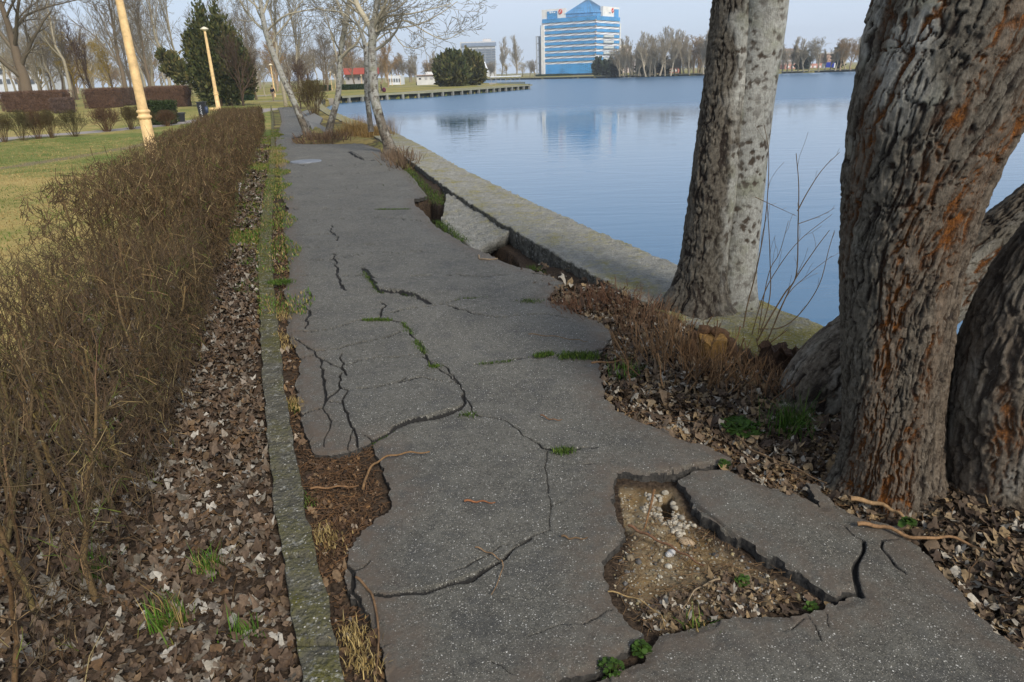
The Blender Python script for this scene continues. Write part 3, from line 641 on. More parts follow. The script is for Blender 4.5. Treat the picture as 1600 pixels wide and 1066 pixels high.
LA = pix_rows([(1090, 530, 128, YA), (1090, 495, 112, YA), (1094, 450, 84, YA), (1101, 400, 74, YA), (1107, 350, 76, YA), (1117, 270, 76, YA + .02), (1126, 200, 74, YA + .04), (1137, 100, 70, YA + .05), (1146, 0, 68, YA + .05), (1155, -110, 64, YA + .1), (1160, -260, 58, YA + .2), (1150, -520, 50, YA + .3), (1120, -900, 38, YA + .5)])
RA = pix_rows([(1148, 530, 92, YA + .05), (1149, 495, 80, YA + .05), (1150, 440, 66, YA + .05), (1154, 380, 66, YA + .05), (1160, 300, 70, YA + .05), (1168, 220, 72, YA + .05), (1177, 140, 72, YA + .04), (1187, 70, 74, YA + .02), (1195, 0, 76, YA), (1205, -110, 72, YA - .05), (1225, -260, 64, YA - .1), (1290, -520, 54, YA - .2), (1370, -900, 40, YA - .4)])
trunk_obj("trunk", LA, tA, offA, nu=230, nv=620, lump=.05, depth=.016, f=(22, 4.5), seed=3., flare=.30, attrfn=attrA(.7, -1))
trunk_obj("trunk", RA, tA, offA, nu=200, nv=620, lump=.05, depth=.010, f=(24, 5), seed=11., flare=.12, attrfn=attrA(2.3, 1))
def limbs(parent, off, starts, name="limb", m=(7, 6, 6), col=(.30, .28, .24)):
    gg = Geo()
    for rows in starts:
        P = smoothpl(np.array(rows), 3); Pp, Rr = P[None, :, :3], P[None, :, 3]; gg.tubes(Pp, Rr, 10, col)
        a, ar = Pp, Rr
        for k, mm in enumerate(m):
            a, ar = grow(a, ar, mm, .55, .5, .8, .12, 6, .16, .25); gg.tubes(a, ar, (6, 4, 3)[k], tuple(c * (.8 - .15 * k) for c in col))
    o = gg.build(name, M_BARK, parent, off=off); return o
def up_rows(last, dx, dy, n=3, h=1.3): return [(last[0] + dx * i, last[1] + dy * i, last[2] - .1 + h * i, last[3] * (1 - .27 * i)) for i in range(n)]
limbs(tA, offA, [up_rows(LA[-1], -.35, .15), up_rows(RA[-1], .45, -.1)], "crown")

# --- big leaning trunk in the foreground
def attrB(at, q, S, TH, z, seed):
    ed = fbm(q * np.array([5, 5, 2.5]) + 2, 4); left = sstep(-.1, .8, -np.sin(TH) + ed * .5)   # sin>0 = right flank
    at['pale'][:] = sstep(1.5, 2.3, z + ed * 1.6 + left * .3 - .35) * (1 - np.clip(at['furrow'] * 1.4, 0, 1)) * (.62 * left + .06) * sstep(-.25, .15, fbm(q * np.array([16, 16, 9]) + 5, 3))
    band = sstep(-.02, .30, fbm(np.stack([q[..., 0] * 5, q[..., 1] * 5, q[..., 2] * .55], -1) + 4.7, 3)) * sstep(-.9, .3, np.cos(TH) + .4 * ed)
    at['orange'][:] = np.clip(band * (at['furrow'] * 1.1 + .16), 0, 1) * (1 - at['pale'])
    at['warm'][:] = np.clip(.45 + .5 * np.sin(TH) - .25 * sstep(1.2, 2., z), 0, 1)
YB = 3.08
B_ROWS = pix_rows([(1388, 800, 180, YB), (1390, 760, 158, YB), (1393, 700, 158, YB), (1395, 620, 164, YB), (1399, 540, 174, YB), (1404, 460, 186, YB), (1410, 400, 200, YB), (1424, 320, 226, YB), (1437, 260, 252, YB), (1462, 180, 290, YB), (1490, 100, 320, YB + .02), (1512, 20, 335, YB + .05), (1535, -60, 340, YB + .05), (1560, -160, 320, YB + .05), (1600, -330, 270, YB + .1)])
cB = np.array(B_ROWS[1][:3]); tB = thing("poplar_tree", (cB[0], YB, 0.02), "large rough-barked poplar trunk with orange streaks standing nearest the camera at the right", "tree"); offB = np.array(tB.location)
trunk_obj("trunk", B_ROWS, tB, offB, nu=460, nv=800, twist=-.55, lump=.05, depth=.015, f=(29, 5.6), seed=23., flare=.24, attrfn=attrB, flarez=.22)
def lb(last, dx, dy, h=.9, k=.62): return [(last[0] + dx * i, last[1] + dy * i, last[2] - .15 + h * i, last[3] * k * (1 - .16 * i)) for i in range(5)]
limbs(tB, offB, [lb(B_ROWS[-1], -.32, .1), lb(B_ROWS[-1], .45, .2)], "crown", (5, 5, 5))
# --- leaning trunk passing behind it
def attrC(at, q, S, TH, z, seed):
    ed = fbm(q * np.array([8, 8, 3]) + seed, 3); at['warm'][:] = .35; at['orange'][:] = .8 * at['furrow'] * sstep(.15, .4, fbm(q * np.array([5, 5, 1.2]) + seed, 3))
    at['pale'][:] = .45 * sstep(.0, .5, ed) * (1 - at['furrow'])
C_ROWS = pix_rows([(1230, 690, 120, 3.95), (1262, 640, 128, 3.95), (1300, 585, 134, 3.95), (1360, 535, 138, 3.93), (1430, 482, 136, 3.9), (1505, 428, 132, 3.87), (1560, 385, 128, 3.84), (1610, 345, 126, 3.8), (1700, 270, 122, 3.75), (1830, 150, 112, 3.7), (1960, 0, 100, 3.6)])
tC = thing("leaning_tree", (C_ROWS[0][0], C_ROWS[0][1], .0), "rough trunk leaning steeply to the right behind the big nearest trunk", "tree"); offC = np.array(tC.location)
trunk_obj("trunk", C_ROWS, tC, offC, nu=260, nv=420, lump=.04, depth=.013, f=(20, 5), seed=41., attrfn=attrC)
limbs(tC, offC, [lb(C_ROWS[-1], .35, .05, .5, .9)], "crown", (5, 5, 4))
D_ROWS = pix_rows([(1560, 870, 216, 2.95), (1564, 820, 200, 2.95), (1568, 740, 208, 2.95), (1576, 660, 218, 2.95), (1590, 580, 222, 2.95), (1614, 500, 218, 2.95), (1648, 430, 210, 2.95), (1700, 350, 194, 2.95), (1770, 250, 186, 2.95), (1870, 100, 170, 2.95), (1990, -80, 150, 2.95)])
tD = thing("leaning_tree", (D_ROWS[1][0], 2.95, .0), "thick furrowed trunk leaning out of the picture at the right edge", "tree"); offD = np.array(tD.location)
def attrD(at, q, S, TH, z, seed):
    attrC(at, q, S, TH, z, seed); at['warm'][:] = .55 + .45 * sstep(.2, .9, np.sin(TH)); at['furrow'][:] *= .8; at['pale'][:] *= .8
trunk_obj("trunk", D_ROWS, tD, offD, nu=330, nv=420, lump=.05, depth=.016, f=(22, 5), seed=57., flare=.12, attrfn=attrD)
limbs(tD, offD, [lb(D_ROWS[-1], .4, .1, .8, .9)], "crown", (5, 5, 4))
for o_, rws, dx in ((tB, None, 0),): pass

# ------------------------------------------------------------------ pale young poplars at the end of the slab
def path_tree(name, label, rows, limb_rows, seed, group, tone=(.47, .45, .40), ms=(6, 7, 5, 4)):
    rng = np.random.default_rng(seed); R = pix_rows(rows); off = np.array([R[0][0], R[0][1], 0.0])
    t = thing(name, off, label, "tree", group)
    def at_(at, q, S, TH, z, sd):
        ed = fbm(q * np.array([14, 14, 6]) + sd, 4); at['pale'][:] = np.clip(.1 + sstep(.3, 2.0, z + ed * 2.), 0, 1) * .85 * (1 - .8 * sstep(.15, .4, fbm(q * np.array([18, 18, 9]) + 3, 3)) * sstep(6, 2, z)); at['spot'][:] = sstep(.28, .40, fbm(q * np.array([16, 16, 22]) + sd, 3)); at['warm'][:] = .5
    X, F4, at = trunk_surface(R, nu=28, nv=260, lump=.06, depth=.008, f=(16, 6), seed=seed * 1., flare=.25, attrfn=at_, flarez=.3)
    link("trunk", make_mesh("trunk", X - off, [F4], M_TRUNK, at), t)
    gg = Geo()
    for lr in limb_rows:
        P = smoothpl(np.array(pix_rows(lr)), 3); gg.tubes(P[:, :3], P[:, 3], 8, tone)
        a, ar = P[None, :, :3], P[None, :, 3]
        for k, m in enumerate(ms[1:]):
            a, ar = grow(a, ar, m, (.5, .55, .5)[k], (.5, .55, .6)[k], .85, .10, 6, .16, .15, rng=rng, minr=.005)
            gg.tubes(a, ar, (5, 3, 3)[k], tuple(c * (.72 - .17 * k) for c in tone))
    P = smoothpl(np.array(R), 3); a, ar = P[None, len(P) // 3:, :3], P[None, len(P) // 3:, 3]
    L0 = 1.0
    for k, m in enumerate((ms[0],) + ms[1:]):
        a, ar = grow(a, ar, m, (.32, .5, .5, .5)[k], (.4, .5, .6, .6)[k], .9, .08, 6, .17, .2, rng=rng, minr=.005)
        gg.tubes(a, ar, (6, 4, 3, 3)[k], tuple(c * (.75 - .13 * k) for c in tone))
    gg.build("crown", M_BARK, t, off=off); return t
Y1 = g(483, 217)[1]; Y2 = g(513, 217)[1]; Y3 = g(611, 240)[1]
gpop = "pale young poplars leaning over the end of the slab"
path_tree("poplar_tree", "slim pale poplar leaning left, leftmost of three at the end of the slab", [(485, 221, 14, Y1), (480, 208, 12.5, Y1), (470, 185, 11, Y1), (455, 150, 10, Y1), (437, 110, 9.5, Y1), (420, 65, 9, Y1), (412, 35, 8, Y1), (407, 0, 7, Y1), (404, -60, 6.5, Y1), (398, -130, 5, Y1), (396, -200, 3, Y1)],
          [[(416, 50, 4, Y1), (402, 38, 3.5, Y1 + .5), (385, 20, 3, Y1 + .8), (370, -10, 2, Y1 + 1)], [(418, 48, 3.5, Y1), (430, 36, 3, Y1 - .2), (447, 24, 2.5, Y1 - .5), (475, 17, 2, Y1 - .7), (505, 12, 1.4, Y1 - .8)], [(412, 20, 4, Y1), (425, -20, 3, Y1), (440, -70, 2, Y1)]], 5, gpop, ms=(8, 7, 5, 4))
path_tree("poplar_tree", "slim pale poplar between the leaning left one and the spotted white one", [(511, 221, 13, Y2), (515, 200, 11.5, Y2), (521, 178, 10, Y2), (528, 150, 9, Y2), (530, 120, 8.5, Y2), (531, 95, 8, Y2), (536, 60, 8, Y2), (543, 20, 8, Y2), (549, -30, 7, Y2), (552, -110, 5, Y2), (550, -180, 3, Y2)],
          [[(532, 92, 5, Y2), (545, 78, 4.5, Y2 - .3), (556, 69, 4, Y2 - .5), (566, 50, 3, Y2 - .6), (578, 20, 2, Y2 - .7)], [(530, 108, 3, Y2), (524, 80, 2.5, Y2), (517, 50, 2, Y2), (508, 20, 1.3, Y2)], [(541, 34, 4, Y2), (530, 10, 3, Y2), (515, -25, 2, Y2)]], 6, gpop, ms=(8, 7, 5, 4))
path_tree("poplar_tree", "stout white-barked spotted poplar curving up beside the quay wall, rightmost of three", [(613, 245, 24, Y3), (608, 228, 19, Y3), (600, 205, 15.5, Y3), (592, 180, 14.5, Y3), (585, 150, 14.5, Y3), (583, 115, 14, Y3), (581, 85, 13, Y3), (582, 60, 12.5, Y3), (581, 45, 12, Y3), (585, 28, 9, Y3), (590, 0, 8, Y3), (597, -50, 6, Y3), (600, -120, 3.5, Y3)],
          [[(579, 44, 9, Y3), (570, 28, 9, Y3), (560, 12, 9, Y3), (552, -10, 8, Y3), (540, -50, 6, Y3), (525, -110, 4, Y3)], [(584, 46, 5, Y3), (590, 30, 5, Y3 - .2), (600, 10, 4, Y3 - .4), (612, -15, 3, Y3 - .6)], [(585, 40, 3.5, Y3), (610, 25, 3, Y3 - .3), (640, 22, 2.4, Y3 - .6), (675, 14, 1.8, Y3 - .9), (705, 6, 1.2, Y3 - 1)], [(586, 48, 3.4, Y3), (620, 44, 2.6, Y3 + .3), (655, 38, 2, Y3 + .5), (690, 20, 1.4, Y3 + .7), (715, 2, 1, Y3 + .8)], [(588, 50, 3, Y3), (630, 32, 2.4, Y3 - .3), (665, 50, 1.8, Y3 - .5), (695, 62, 1.3, Y3 - .6), (725, 48, 1, Y3 - .7)], [(586, 66, 2.6, Y3), (610, 50, 2, Y3), (630, 72, 1.5, Y3), (652, 76, 1, Y3)], [(580, 60, 3, Y3), (560, 42, 2.6, Y3 + .3), (535, 20, 2, Y3 + .4), (500, 15, 1.4, Y3 + .5)], [(587, 58, 5, Y3 + .1), (594, 35, 5, Y3 + .15), (600, 15, 4, Y3 + .2), (604, -20, 3, Y3 + .3)]], 7, gpop, ms=(7, 6, 5, 4))
path_tree("poplar_tree", "thin grey poplar stem close behind the spotted white poplar", [(580, 206, 9, Y3 + 2.5), (577, 180, 8, Y3 + 2.5), (573, 140, 8, Y3 + 2.5), (573, 100, 7.5, Y3 + 2.5), (569, 65, 7, Y3 + 2.5), (560, 40, 5, Y3 + 2.5), (552, 20, 4, Y3 + 2.5), (540, -30, 2.5, Y3 + 2.5)], [[(573, 72, 4, Y3 + 2.5), (583, 55, 3.4, Y3 + 2.5), (592, 30, 2.4, Y3 + 2.5)]], 9, gpop, ms=(6, 5, 4, 3))

# ------------------------------------------------------------------ bare hedges beside the path
def hedge_geo(geo, path, width, hfn, dens, seed, wscale=1.0, sf=1.0, stems_per_m=26, tip=(.115, .078, .048), side_open=0.42, thin=((0, 1), (1, 1))):
    """path: front foot polyline (world). Body lies to the left (-x side). Fills geo with stems, branches and twigs."""
    rng = np.random.default_rng(seed)
    d = np.concatenate([[0], np.cumsum(np.linalg.norm(np.diff(path, axis=0), axis=1))]); L = d[-1]
    def at(s, off):
        x = np.interp(s, d, path[:, 0]); y = np.interp(s, d, path[:, 1]); e = .05
        tx = np.interp(s + e, d, path[:, 0]) - np.interp(s - e, d, path[:, 0]); ty = np.interp(s + e, d, path[:, 1]) - np.interp(s - e, d, path[:, 1]); n = np.hypot(tx, ty) + 1e-9
        return np.stack([x - ty / n * off, y + tx / n * off], 1)
    def cols(n, base, v=.35):
        c = np.array(base) * (1 + rng.uniform(-v, v, (n, 1))); return c * (1 + rng.uniform(-.08, .08, (n, 3)))
    n = int(L * stems_per_m); s = rng.uniform(0, L, n); s = s[rng.random(n) < np.interp(s, thin[0], np.maximum(thin[1], .45))]; n = len(s); off = rng.uniform(.02, .98, n) * width; b = at(s, off); hh = hfn(s) * rng.uniform(.7, .98, n)
    lean = rng.normal(0, .13, (n, 2)); K = 6; P = np.zeros((n, K, 3)); P[:, 0, :2] = b; P[:, 0, 2] = -.05
    wob = rng.normal(0, .022, (n, K, 2)).cumsum(1)
    for k in range(1, K):
        t = k / (K - 1); P[:, k, :2] = b + lean * t * hh[:, None] + wob[:, k]; P[:, k, 2] = hh * t
    r0 = rng.uniform(.0045, .0105, n) * wscale * sf; R = r0[:, None] * np.linspace(1, .35, K)[None]
    sc = cols(n, (.145, .108, .06)); geo.tubes(P, R, 5, sc)
    P2, R2 = grow(P, R, 5, .42, .6, .55, .35, 5, .2, .28, rng=rng, minr=.0016 * wscale); geo.tubes(P2, R2, 4, cols(len(P2), (.11, .078, .045)))
    # clamp branch tops by shearing height
    m = int(L * dens); s = rng.uniform(-.05, L + .05, m); s = s[rng.random(m) < np.interp(s, thin[0], thin[1])]; m = len(s); v = rng.random(m)
    H_ = hfn(s); topz = rng.random(m) ** side_open
    off = rng.uniform(-.06, 1.04, m) * width; face = rng.random(m) < .3; off[face] = rng.normal(-.02, .05, face.sum())
    b = at(s, off); z = H_ * topz * (1 + .07 * n2(b[:, 0], b[:, 1], 3, 2, 4.)) * np.where(face, rng.uniform(.55, 1, m), 1)
    dd = rng.normal(0, 1, (m, 3)); dd[:, 2] = np.abs(dd[:, 2]) * 1.1 + .5; dd = unit(dd); ln = rng.uniform(.06, .19, m)
    p0 = np.concatenate([b, z[:, None]], 1) - dd * ln[:, None] * .6; d2 = unit(dd + rng.normal(0, .45, (m, 3)))
    P3 = np.stack([p0, p0 + dd * ln[:, None] * .5, p0 + dd * ln[:, None] * .5 + d2 * ln[:, None] * .5], 1)
    R3 = np.stack([np.full(m, .0022), np.full(m, .0017), np.full(m, .0009)], 1) * wscale
    c = cols(m, tip, .5); pick = rng.random(m); c[pick < .10] = cols((pick < .10).sum(), (.26, .20, .115)); c[pick > .965] = cols((pick > .965).sum(), (.10, .13, .03))
    geo.tubes(P3, R3, 3, c)
    sub = rng.random(m) < .8; P4, R4 = grow(P3[sub], R3[sub], 2, .6, .8, .8, .3, 3, .3, .2, rng=rng, minr=.0007 * wscale); geo.tubes(P4, R4, 3, np.repeat(c[sub], 2, 0) * .95)
def cut(P, y0, y1, n=24):
    ys_ = np.linspace(y0, y1, n); return np.stack([np.interp(ys_, P[:, 1], P[:, 0]), ys_], 1)
def hedge(label, P, y0, y1, width, hfn, dens, seed, wscale=1., **kw):
    gq = Geo(); hedge_geo(gq, cut(P, y0, y1), width, hfn, dens, seed, wscale, **kw); o = gq.build("bare_hedge", M_BARK); return tag(o, label, "hedge")
# stems, branches and twigs are one continuous tangle per hedge block
hedge("twiggy bare hedge with exposed stems in the foreground, over the leaf litter", HEDGE_B, .9, 6.9, 1.35, lambda s: .93 + .05 * np.sin(s * 2.1), 1750, 21, 1.1, sf=1.5, stems_per_m=26, thin=((.0, 1.4, 2.8), (.16, .45, 1)), tip=(.086, .063, .041))
hedge("dense clipped bare hedge running away along the path behind the foreground hedge", HEDGE_B, 7.2, 31., 1.55, lambda s: 1.12 + .05 * np.sin(s * .9), 1500, 22, 2.1, stems_per_m=10, tip=(.10, .07, .042))

# ------------------------------------------------------------------ dead leaves
def leaf_shapes():
    out = []
    for lob in range(5):
        n = 18; a = np.linspace(0, 2 * PI, n, endpoint=False); rr = .5 * (1 + (.20, .12, .03, .24, .08)[lob] * np.cos((5, 3, 2, 5, 4)[lob] * a)) * (1 + .22 * np.cos(a)) * (1 + .10 * np.sin(a * 7 + lob))
        if lob == 2: rr = .5 * np.ones(n)
        x = rr * np.cos(a); y = rr * np.sin(a) * (.85, .8, .5, .9, .62)[lob]; out.append(np.stack([x, y], 1))
    return out
LS = leaf_shapes()
def leaves(geo, xy, zf, size, rng, pal, up=.018, curl=.35):
    n = len(xy); kind = rng.integers(0, 5, n); lim = size * 1.55; z0 = zf(xy[:, 0], xy[:, 1])
    for k in range(5):
        m = kind == k; c = m.sum()
        if not c: continue
        sh = LS[k]; nn = len(sh); ang = rng.uniform(0, 2 * PI, c); sc = np.minimum(size * rng.lognormal(-.02, .36, c), lim)
        lx, ly = sh[:, 0][None] * sc[:, None], sh[:, 1][None] * sc[:, None]
        cu = rng.normal(0, curl, c)[:, None]; cv = rng.normal(0, curl, c)[:, None]; wv = rng.uniform(0, 6.28, c)[:, None]
        lz = (cu * lx ** 2 + cv * ly ** 2) / sc[:, None] * 2.2 + np.sin(np.arange(nn)[None] * 1.2 + wv) * sc[:, None] * .10 * rng.uniform(.3, 1.6, c)[:, None]
        tx, ty = rng.normal(0, .31, c)[:, None], rng.normal(0, .31, c)[:, None]; lz = lz + lx * tx + ly * ty
        ca, sa = np.cos(ang)[:, None], np.sin(ang)[:, None]; X = lx * ca - ly * sa; Y = lx * sa + ly * ca
        base = z0[m] + rng.uniform(.004, up, c)
        V = np.empty((c, nn + 1, 3)); V[:, 1:, 0] = X + xy[m, 0][:, None]; V[:, 1:, 1] = Y + xy[m, 1][:, None]; V[:, 1:, 2] = lz + base[:, None]
        V[:, 0, :2] = xy[m]; V[:, 0, 2] = base
        lo = V[:, :, 2].min(1) - z0[m] - .002; V[:, :, 2] -= np.minimum(lo, 0)[:, None]
        j = np.arange(nn); T = np.stack([np.zeros(nn, int), 1 + j, 1 + (j + 1) % nn], 1); FF = (np.arange(c)[:, None, None] * (nn + 1) + T[None]).reshape(-1, 3)
        pc = pal[rng.integers(0, len(pal), c)] * rng.uniform(.7, 1.25, (c, 1)); cc = np.repeat(pc[:, None], nn + 1, 1); cc[:, 0] *= .85
        geo.add(V.reshape(-1, 3), FF, cc.reshape(-1, 3))
PAL = np.array([(.115, .08, .058), (.13, .09, .065), (.085, .055, .038), (.16, .125, .10), (.12, .088, .066), (.20, .17, .15), (.055, .036, .026), (.15, .10, .062), (.10, .068, .046), (.33, .31, .295), (.10, .065, .045), (.12, .072, .04), (.07, .045, .03), (.14, .10, .075), (.15, .13, .11), (.12, .095, .078), (.22, .20, .18), (.05, .038, .03), (.075, .05, .035), (.09, .06, .042)])
PALR = np.array([(.10, .068, .048), (.14, .10, .07), (.07, .048, .034), (.20, .15, .10), (.33, .30, .27), (.05, .034, .026), (.24, .17, .10), (.12, .085, .06)])
def scatter(poly, n, rng):
    poly = np.asarray(poly); lo, hi = poly.min(0), poly.max(0); out = np.zeros((0, 2))
    while len(out) < n:
        p = rng.uniform(lo, hi, (n * 3, 2)); p = p[inpoly(p[:, 0], p[:, 1], poly)]; out = np.vstack([out, p])
    return out[:n]
rng = np.random.default_rng(77); lg = Geo()
yl = np.linspace(.8, 9.5, 40); LZ = np.vstack([np.stack([kx(yl, KL) - .01, yl], 1), np.stack([np.interp(yl, HEDGE_B[:, 1], HEDGE_B[:, 0]) - 1.5, yl], 1)[::-1]])
p = scatter(LZ, 27000, rng); p = p[(rng.random(len(p)) < np.clip(1.5 - p[:, 1] / 11, .25, 1)) & (rng.random(len(p)) < .55 + sstep(-.4, .1, n2(p[:, 0], p[:, 1], 1.2, 3, 5.)))]; leaves(lg, p, zground, .039, rng, PAL, .03, .42)
yl = np.linspace(9.5, 30, 40); LZ2 = np.vstack([np.stack([kx(yl, KL), yl], 1), np.stack([np.interp(yl, HEDGE_B[:, 1], HEDGE_B[:, 0]), yl], 1)[::-1]])
p = scatter(LZ2, 3200, rng); p = p[rng.random(len(p)) < sstep(-.25, .2, n2(p[:, 0], p[:, 1], .8, 3, 5.))]; leaves(lg, p, zground, .06, rng, PAL, .05)
# right-hand litter between asphalt and quay
RZ = GP([(870, 440), (1000, 480), (1110, 545), (1190, 575), (1300, 620), (1700, 800), (1900, 1000), (1900, 1200), (1640, 1090), (1560, 1000), (1500, 935), (1440, 862), (1350, 822), (1290, 800), (1200, 765), (1130, 732), (1145, 716), (1060, 688), (990, 655), (945, 620), (935, 562), (957, 518), (900, 485), (862, 470)])
p = scatter(RZ, 12000, rng); p = p[~inasph(p[:, 0], p[:, 1])]; leaves(lg, p, zground, .041, rng, PALR, .035, .42)
HZ = GP([(1130, 870), (1300, 935), (1200, 955), (1040, 985), (1000, 960), (1010, 930), (1100, 900)]); p = scatter(HZ, 380, rng); leaves(lg, p, zground, .028, rng, PALR, .02)
yl = np.linspace(1.5, 12, 30); SZ = np.vstack([np.stack([kx(yl, KR), yl], 1), np.stack([kx(yl, KR) + .32, yl], 1)[::-1]]); p = scatter(SZ, 2200, rng); p = p[~inasph(p[:, 0], p[:, 1])]; leaves(lg, p, zground, .028, rng, PALR * np.array([.95, .85, .78]), .012)
p = GP([(865, 440), (880, 448), (900, 452), (915, 462), (930, 468), (850, 430), (835, 422)]); p = np.repeat(p, 14, 0) + rng.normal(0, .12, (98, 2)); leaves(lg, p, lambda x, y: zground(x, y) + .02, .06, rng, PALR, .05)
lo_ = lg.build("leaf_litter", M_LEAF); tag(lo_, "brown and silvery fallen poplar leaves", "fallen leaves", kind="stuff")

# ------------------------------------------------------------------ bark chips, twigs and gravel
tg = Geo()
def twigs(xy, zf, n_, L, r, rng, base, v=.4, curve=.25):
    n = len(xy); a = rng.uniform(0, 2 * PI, n); ln = L * rng.lognormal(0, .45, n); K = 5; P = np.zeros((n, K, 3)); P[:, 0, :2] = xy; P[:, 0, 2] = zf(xy[:, 0], xy[:, 1]) + rng.uniform(.003, .03, n)
    for k in range(1, K):
        a = a + rng.normal(0, curve, n); P[:, k, 0] = P[:, k - 1, 0] + np.cos(a) * ln / K; P[:, k, 1] = P[:, k - 1, 1] + np.sin(a) * ln / K; P[:, k, 2] = P[:, 0, 2] + rng.normal(0, .006, n)
    R = (r * rng.uniform(.5, 1.3, n))[:, None] * np.linspace(1, .5, K)[None]; tg.tubes(P, R, 4, np.array(base) * (1 + rng.uniform(-v, v, (n, 1))))
p = scatter(SZ, 1500, rng); p = p[~inasph(p[:, 0], p[:, 1])]; twigs(p, zground, 0, .05, .0022, rng, (.10, .064, .042)); twigs(p[:500], zground, 0, .13, .0024, rng, (.15, .085, .045))
LH = GP([(470, 700), (580, 695), (600, 790), (560, 830), (545, 900), (490, 900), (480, 760)]); p = scatter(LH, 700, rng); p = p[~inasph(p[:, 0], p[:, 1])]; twigs(p, zground, 0, .06, .003, rng, (.105, .064, .04)); leaves(tg, p[:300], zground, .02, rng, PALR * np.array([.95, .8, .7]), .01)
p = scatter(RZ, 1500, rng); p = p[~inasph(p[:, 0], p[:, 1])]; twigs(p, zground, 0, .11, .003, rng, (.125, .078, .045))
rim = GP([(965, 640), (1030, 672), (1100, 700), (1150, 718), (1190, 752), (1260, 780), (1330, 805), (1420, 838)]); rp = rs(rim, 60)[rng.integers(0, 60, 420)] + rng.normal(0, .05, (420, 2)) + np.array([.08, .02]); twigs(rp, zground, 0, .15, .0032, rng, (.14, .085, .048))
p = scatter(LZ, 1300, rng); twigs(p, zground, 0, .16, .0024, rng, (.12, .08, .045))
p = scatter(GP(HOLEPX := [(965, 760), (1095, 815), (1260, 915), (1180, 955), (1040, 985), (990, 960), (955, 900), (980, 830)]), 420, rng); twigs(p, zground, 0, .09, .0018, rng, (.15, .10, .06))
o = tg.build("twig_litter", M_BARK); tag(o, "bark chips and small broken twigs", "twigs", kind="stuff")
def pebble(geo, c, r, rng, col, sq=(1, .8, .6), nseg=7):
    th_, ph = np.meshgrid(np.linspace(0, 2 * PI, nseg, endpoint=False), np.linspace(0, PI, 5), indexing='xy')
    d = np.stack([np.cos(th_) * np.sin(ph), np.sin(th_) * np.sin(ph), np.cos(ph)], -1).reshape(-1, 3); rr = r * (1 + .22 * vnoise(d * 1.7 + rng.uniform(0, 50)))
    a = rng.uniform(0, 6.28); d = d * np.array(sq) * rr[:, None]; d = np.stack([d[:, 0] * np.cos(a) - d[:, 1] * np.sin(a), d[:, 0] * np.sin(a) + d[:, 1] * np.cos(a), d[:, 2]], 1)
    i = np.arange(4)[:, None] * nseg; j = np.arange(nseg)[None]; jn = (j + 1) % nseg; geo.add(d + np.array(c), np.stack([i + j, i + nseg + j, i + nseg + jn, i + jn], -1).reshape(-1, 4), col)
pg = Geo(); p = scatter(GP(HOLEPX), 1300, rng); pz = zground(p[:, 0], p[:, 1])
for (x, y), z in zip(p, pz):
    r_ = .004 * rng.lognormal(0, .55); cc = np.array([(.30, .25, .17), (.42, .38, .30), (.18, .14, .09), (.24, .19, .10), (.12, .11, .10)][rng.integers(0, 5)]) * rng.uniform(.7, 1.2); pebble(pg, (x, y, z + r_ * .3), r_, rng, cc)
p = scatter(GP([(1010, 755), (1045, 760), (1060, 790), (1085, 812), (1060, 830), (1030, 800), (1000, 790)]), 160, rng); pz = zground(p[:, 0], p[:, 1])
for (x, y), z in zip(p, pz): r_ = .011 * rng.lognormal(0, .4); pebble(pg, (x, y, z + r_ * .2), r_, rng, np.array((.40, .35, .27)) * rng.uniform(.6, 1.15))
o = pg.build("gravel", M_STONE); tag(o, "pale gravel in the broken hole", "gravel", kind="stuff")
def stone(u, v, r, sq, col, label, rz=0):
    x, y = g(u, v, -.03); gq = Geo(); rr = np.random.default_rng(int(u)); pebble(gq, (0, 0, 0), r, rr, col, sq, 14); o = gq.build("stone", M_STONE); o.location = (x, y, float(zground(np.array([x]), np.array([y]))[0]) + r * sq[2] * .55); o.rotation_euler = (0, .15, rz); tag(o, label, "stone")
stone(1048, 864, .034, (1.0, .55, .5), (.46, .44, .41), "pale oblong stone lying on the gravel in the big hole")
stone(1073, 842, .040, (1, .8, .3), (.33, .24, .15), "flat tan stone half sunk in the gravel behind the pale oblong one")
stone(1206, 752, .030, (1, .8, .5), (.30, .22, .13), "small round tan stone at the edge of the litter below the big trunk")
# ------------------------------------------------------------------ sticks lying about
def stick(pts, r, col, label, z=.008, name="stick"):
    P = smoothpl(np.array([G3(u, v, 0) for u, v in pts]), 5); P[:, 2] = z + .006 * np.sin(np.arange(len(P)) * 1.3) + r
    gq = Geo(); gq.tubes(P, np.full(len(P), r) * np.linspace(1.2, .6, len(P)), 7, col, cap=True); off = P[0].copy(); o = gq.build(name, M_BARK, off=off); o.location = off; tag(o, label, "stick")
SB = (.20, .125, .07)
stick([(568, 770), (578, 740), (600, 722), (635, 714), (672, 713)], .0065, SB, "long curved stick arching from the bark-filled hole onto the asphalt", .02)
stick([(485, 760), (520, 758), (560, 756)], .006, (.20, .12, .07), "reddish straight stick lying in the bark chips beside the kerb", -.02)
stick([(557, 905), (580, 930), (590, 970), (592, 1010), (588, 1055)], .0055, (.17, .11, .07), "long bent stick lying along the left edge of the asphalt plate", .006)
stick([(726, 787), (750, 788), (774, 790)], .0055, (.22, .10, .055), "short reddish stick lying alone on the asphalt left of centre", .012)
stick([(743, 859), (765, 868), (783, 880), (785, 895), (768, 935)], .003, (.22, .15, .10), "thin forked twig across the long crack in the nearest asphalt plate", .012)
stick([(878, 842), (895, 846), (918, 845)], .005, (.13, .09, .06), "short dark twig on the asphalt left of the big hole", .012)
stick([(982, 826), (1005, 838), (1040, 855), (1070, 872), (1100, 890)], .0065, (.16, .09, .06), "brown stick crossing the big hole above the pale oblong stone", .012)
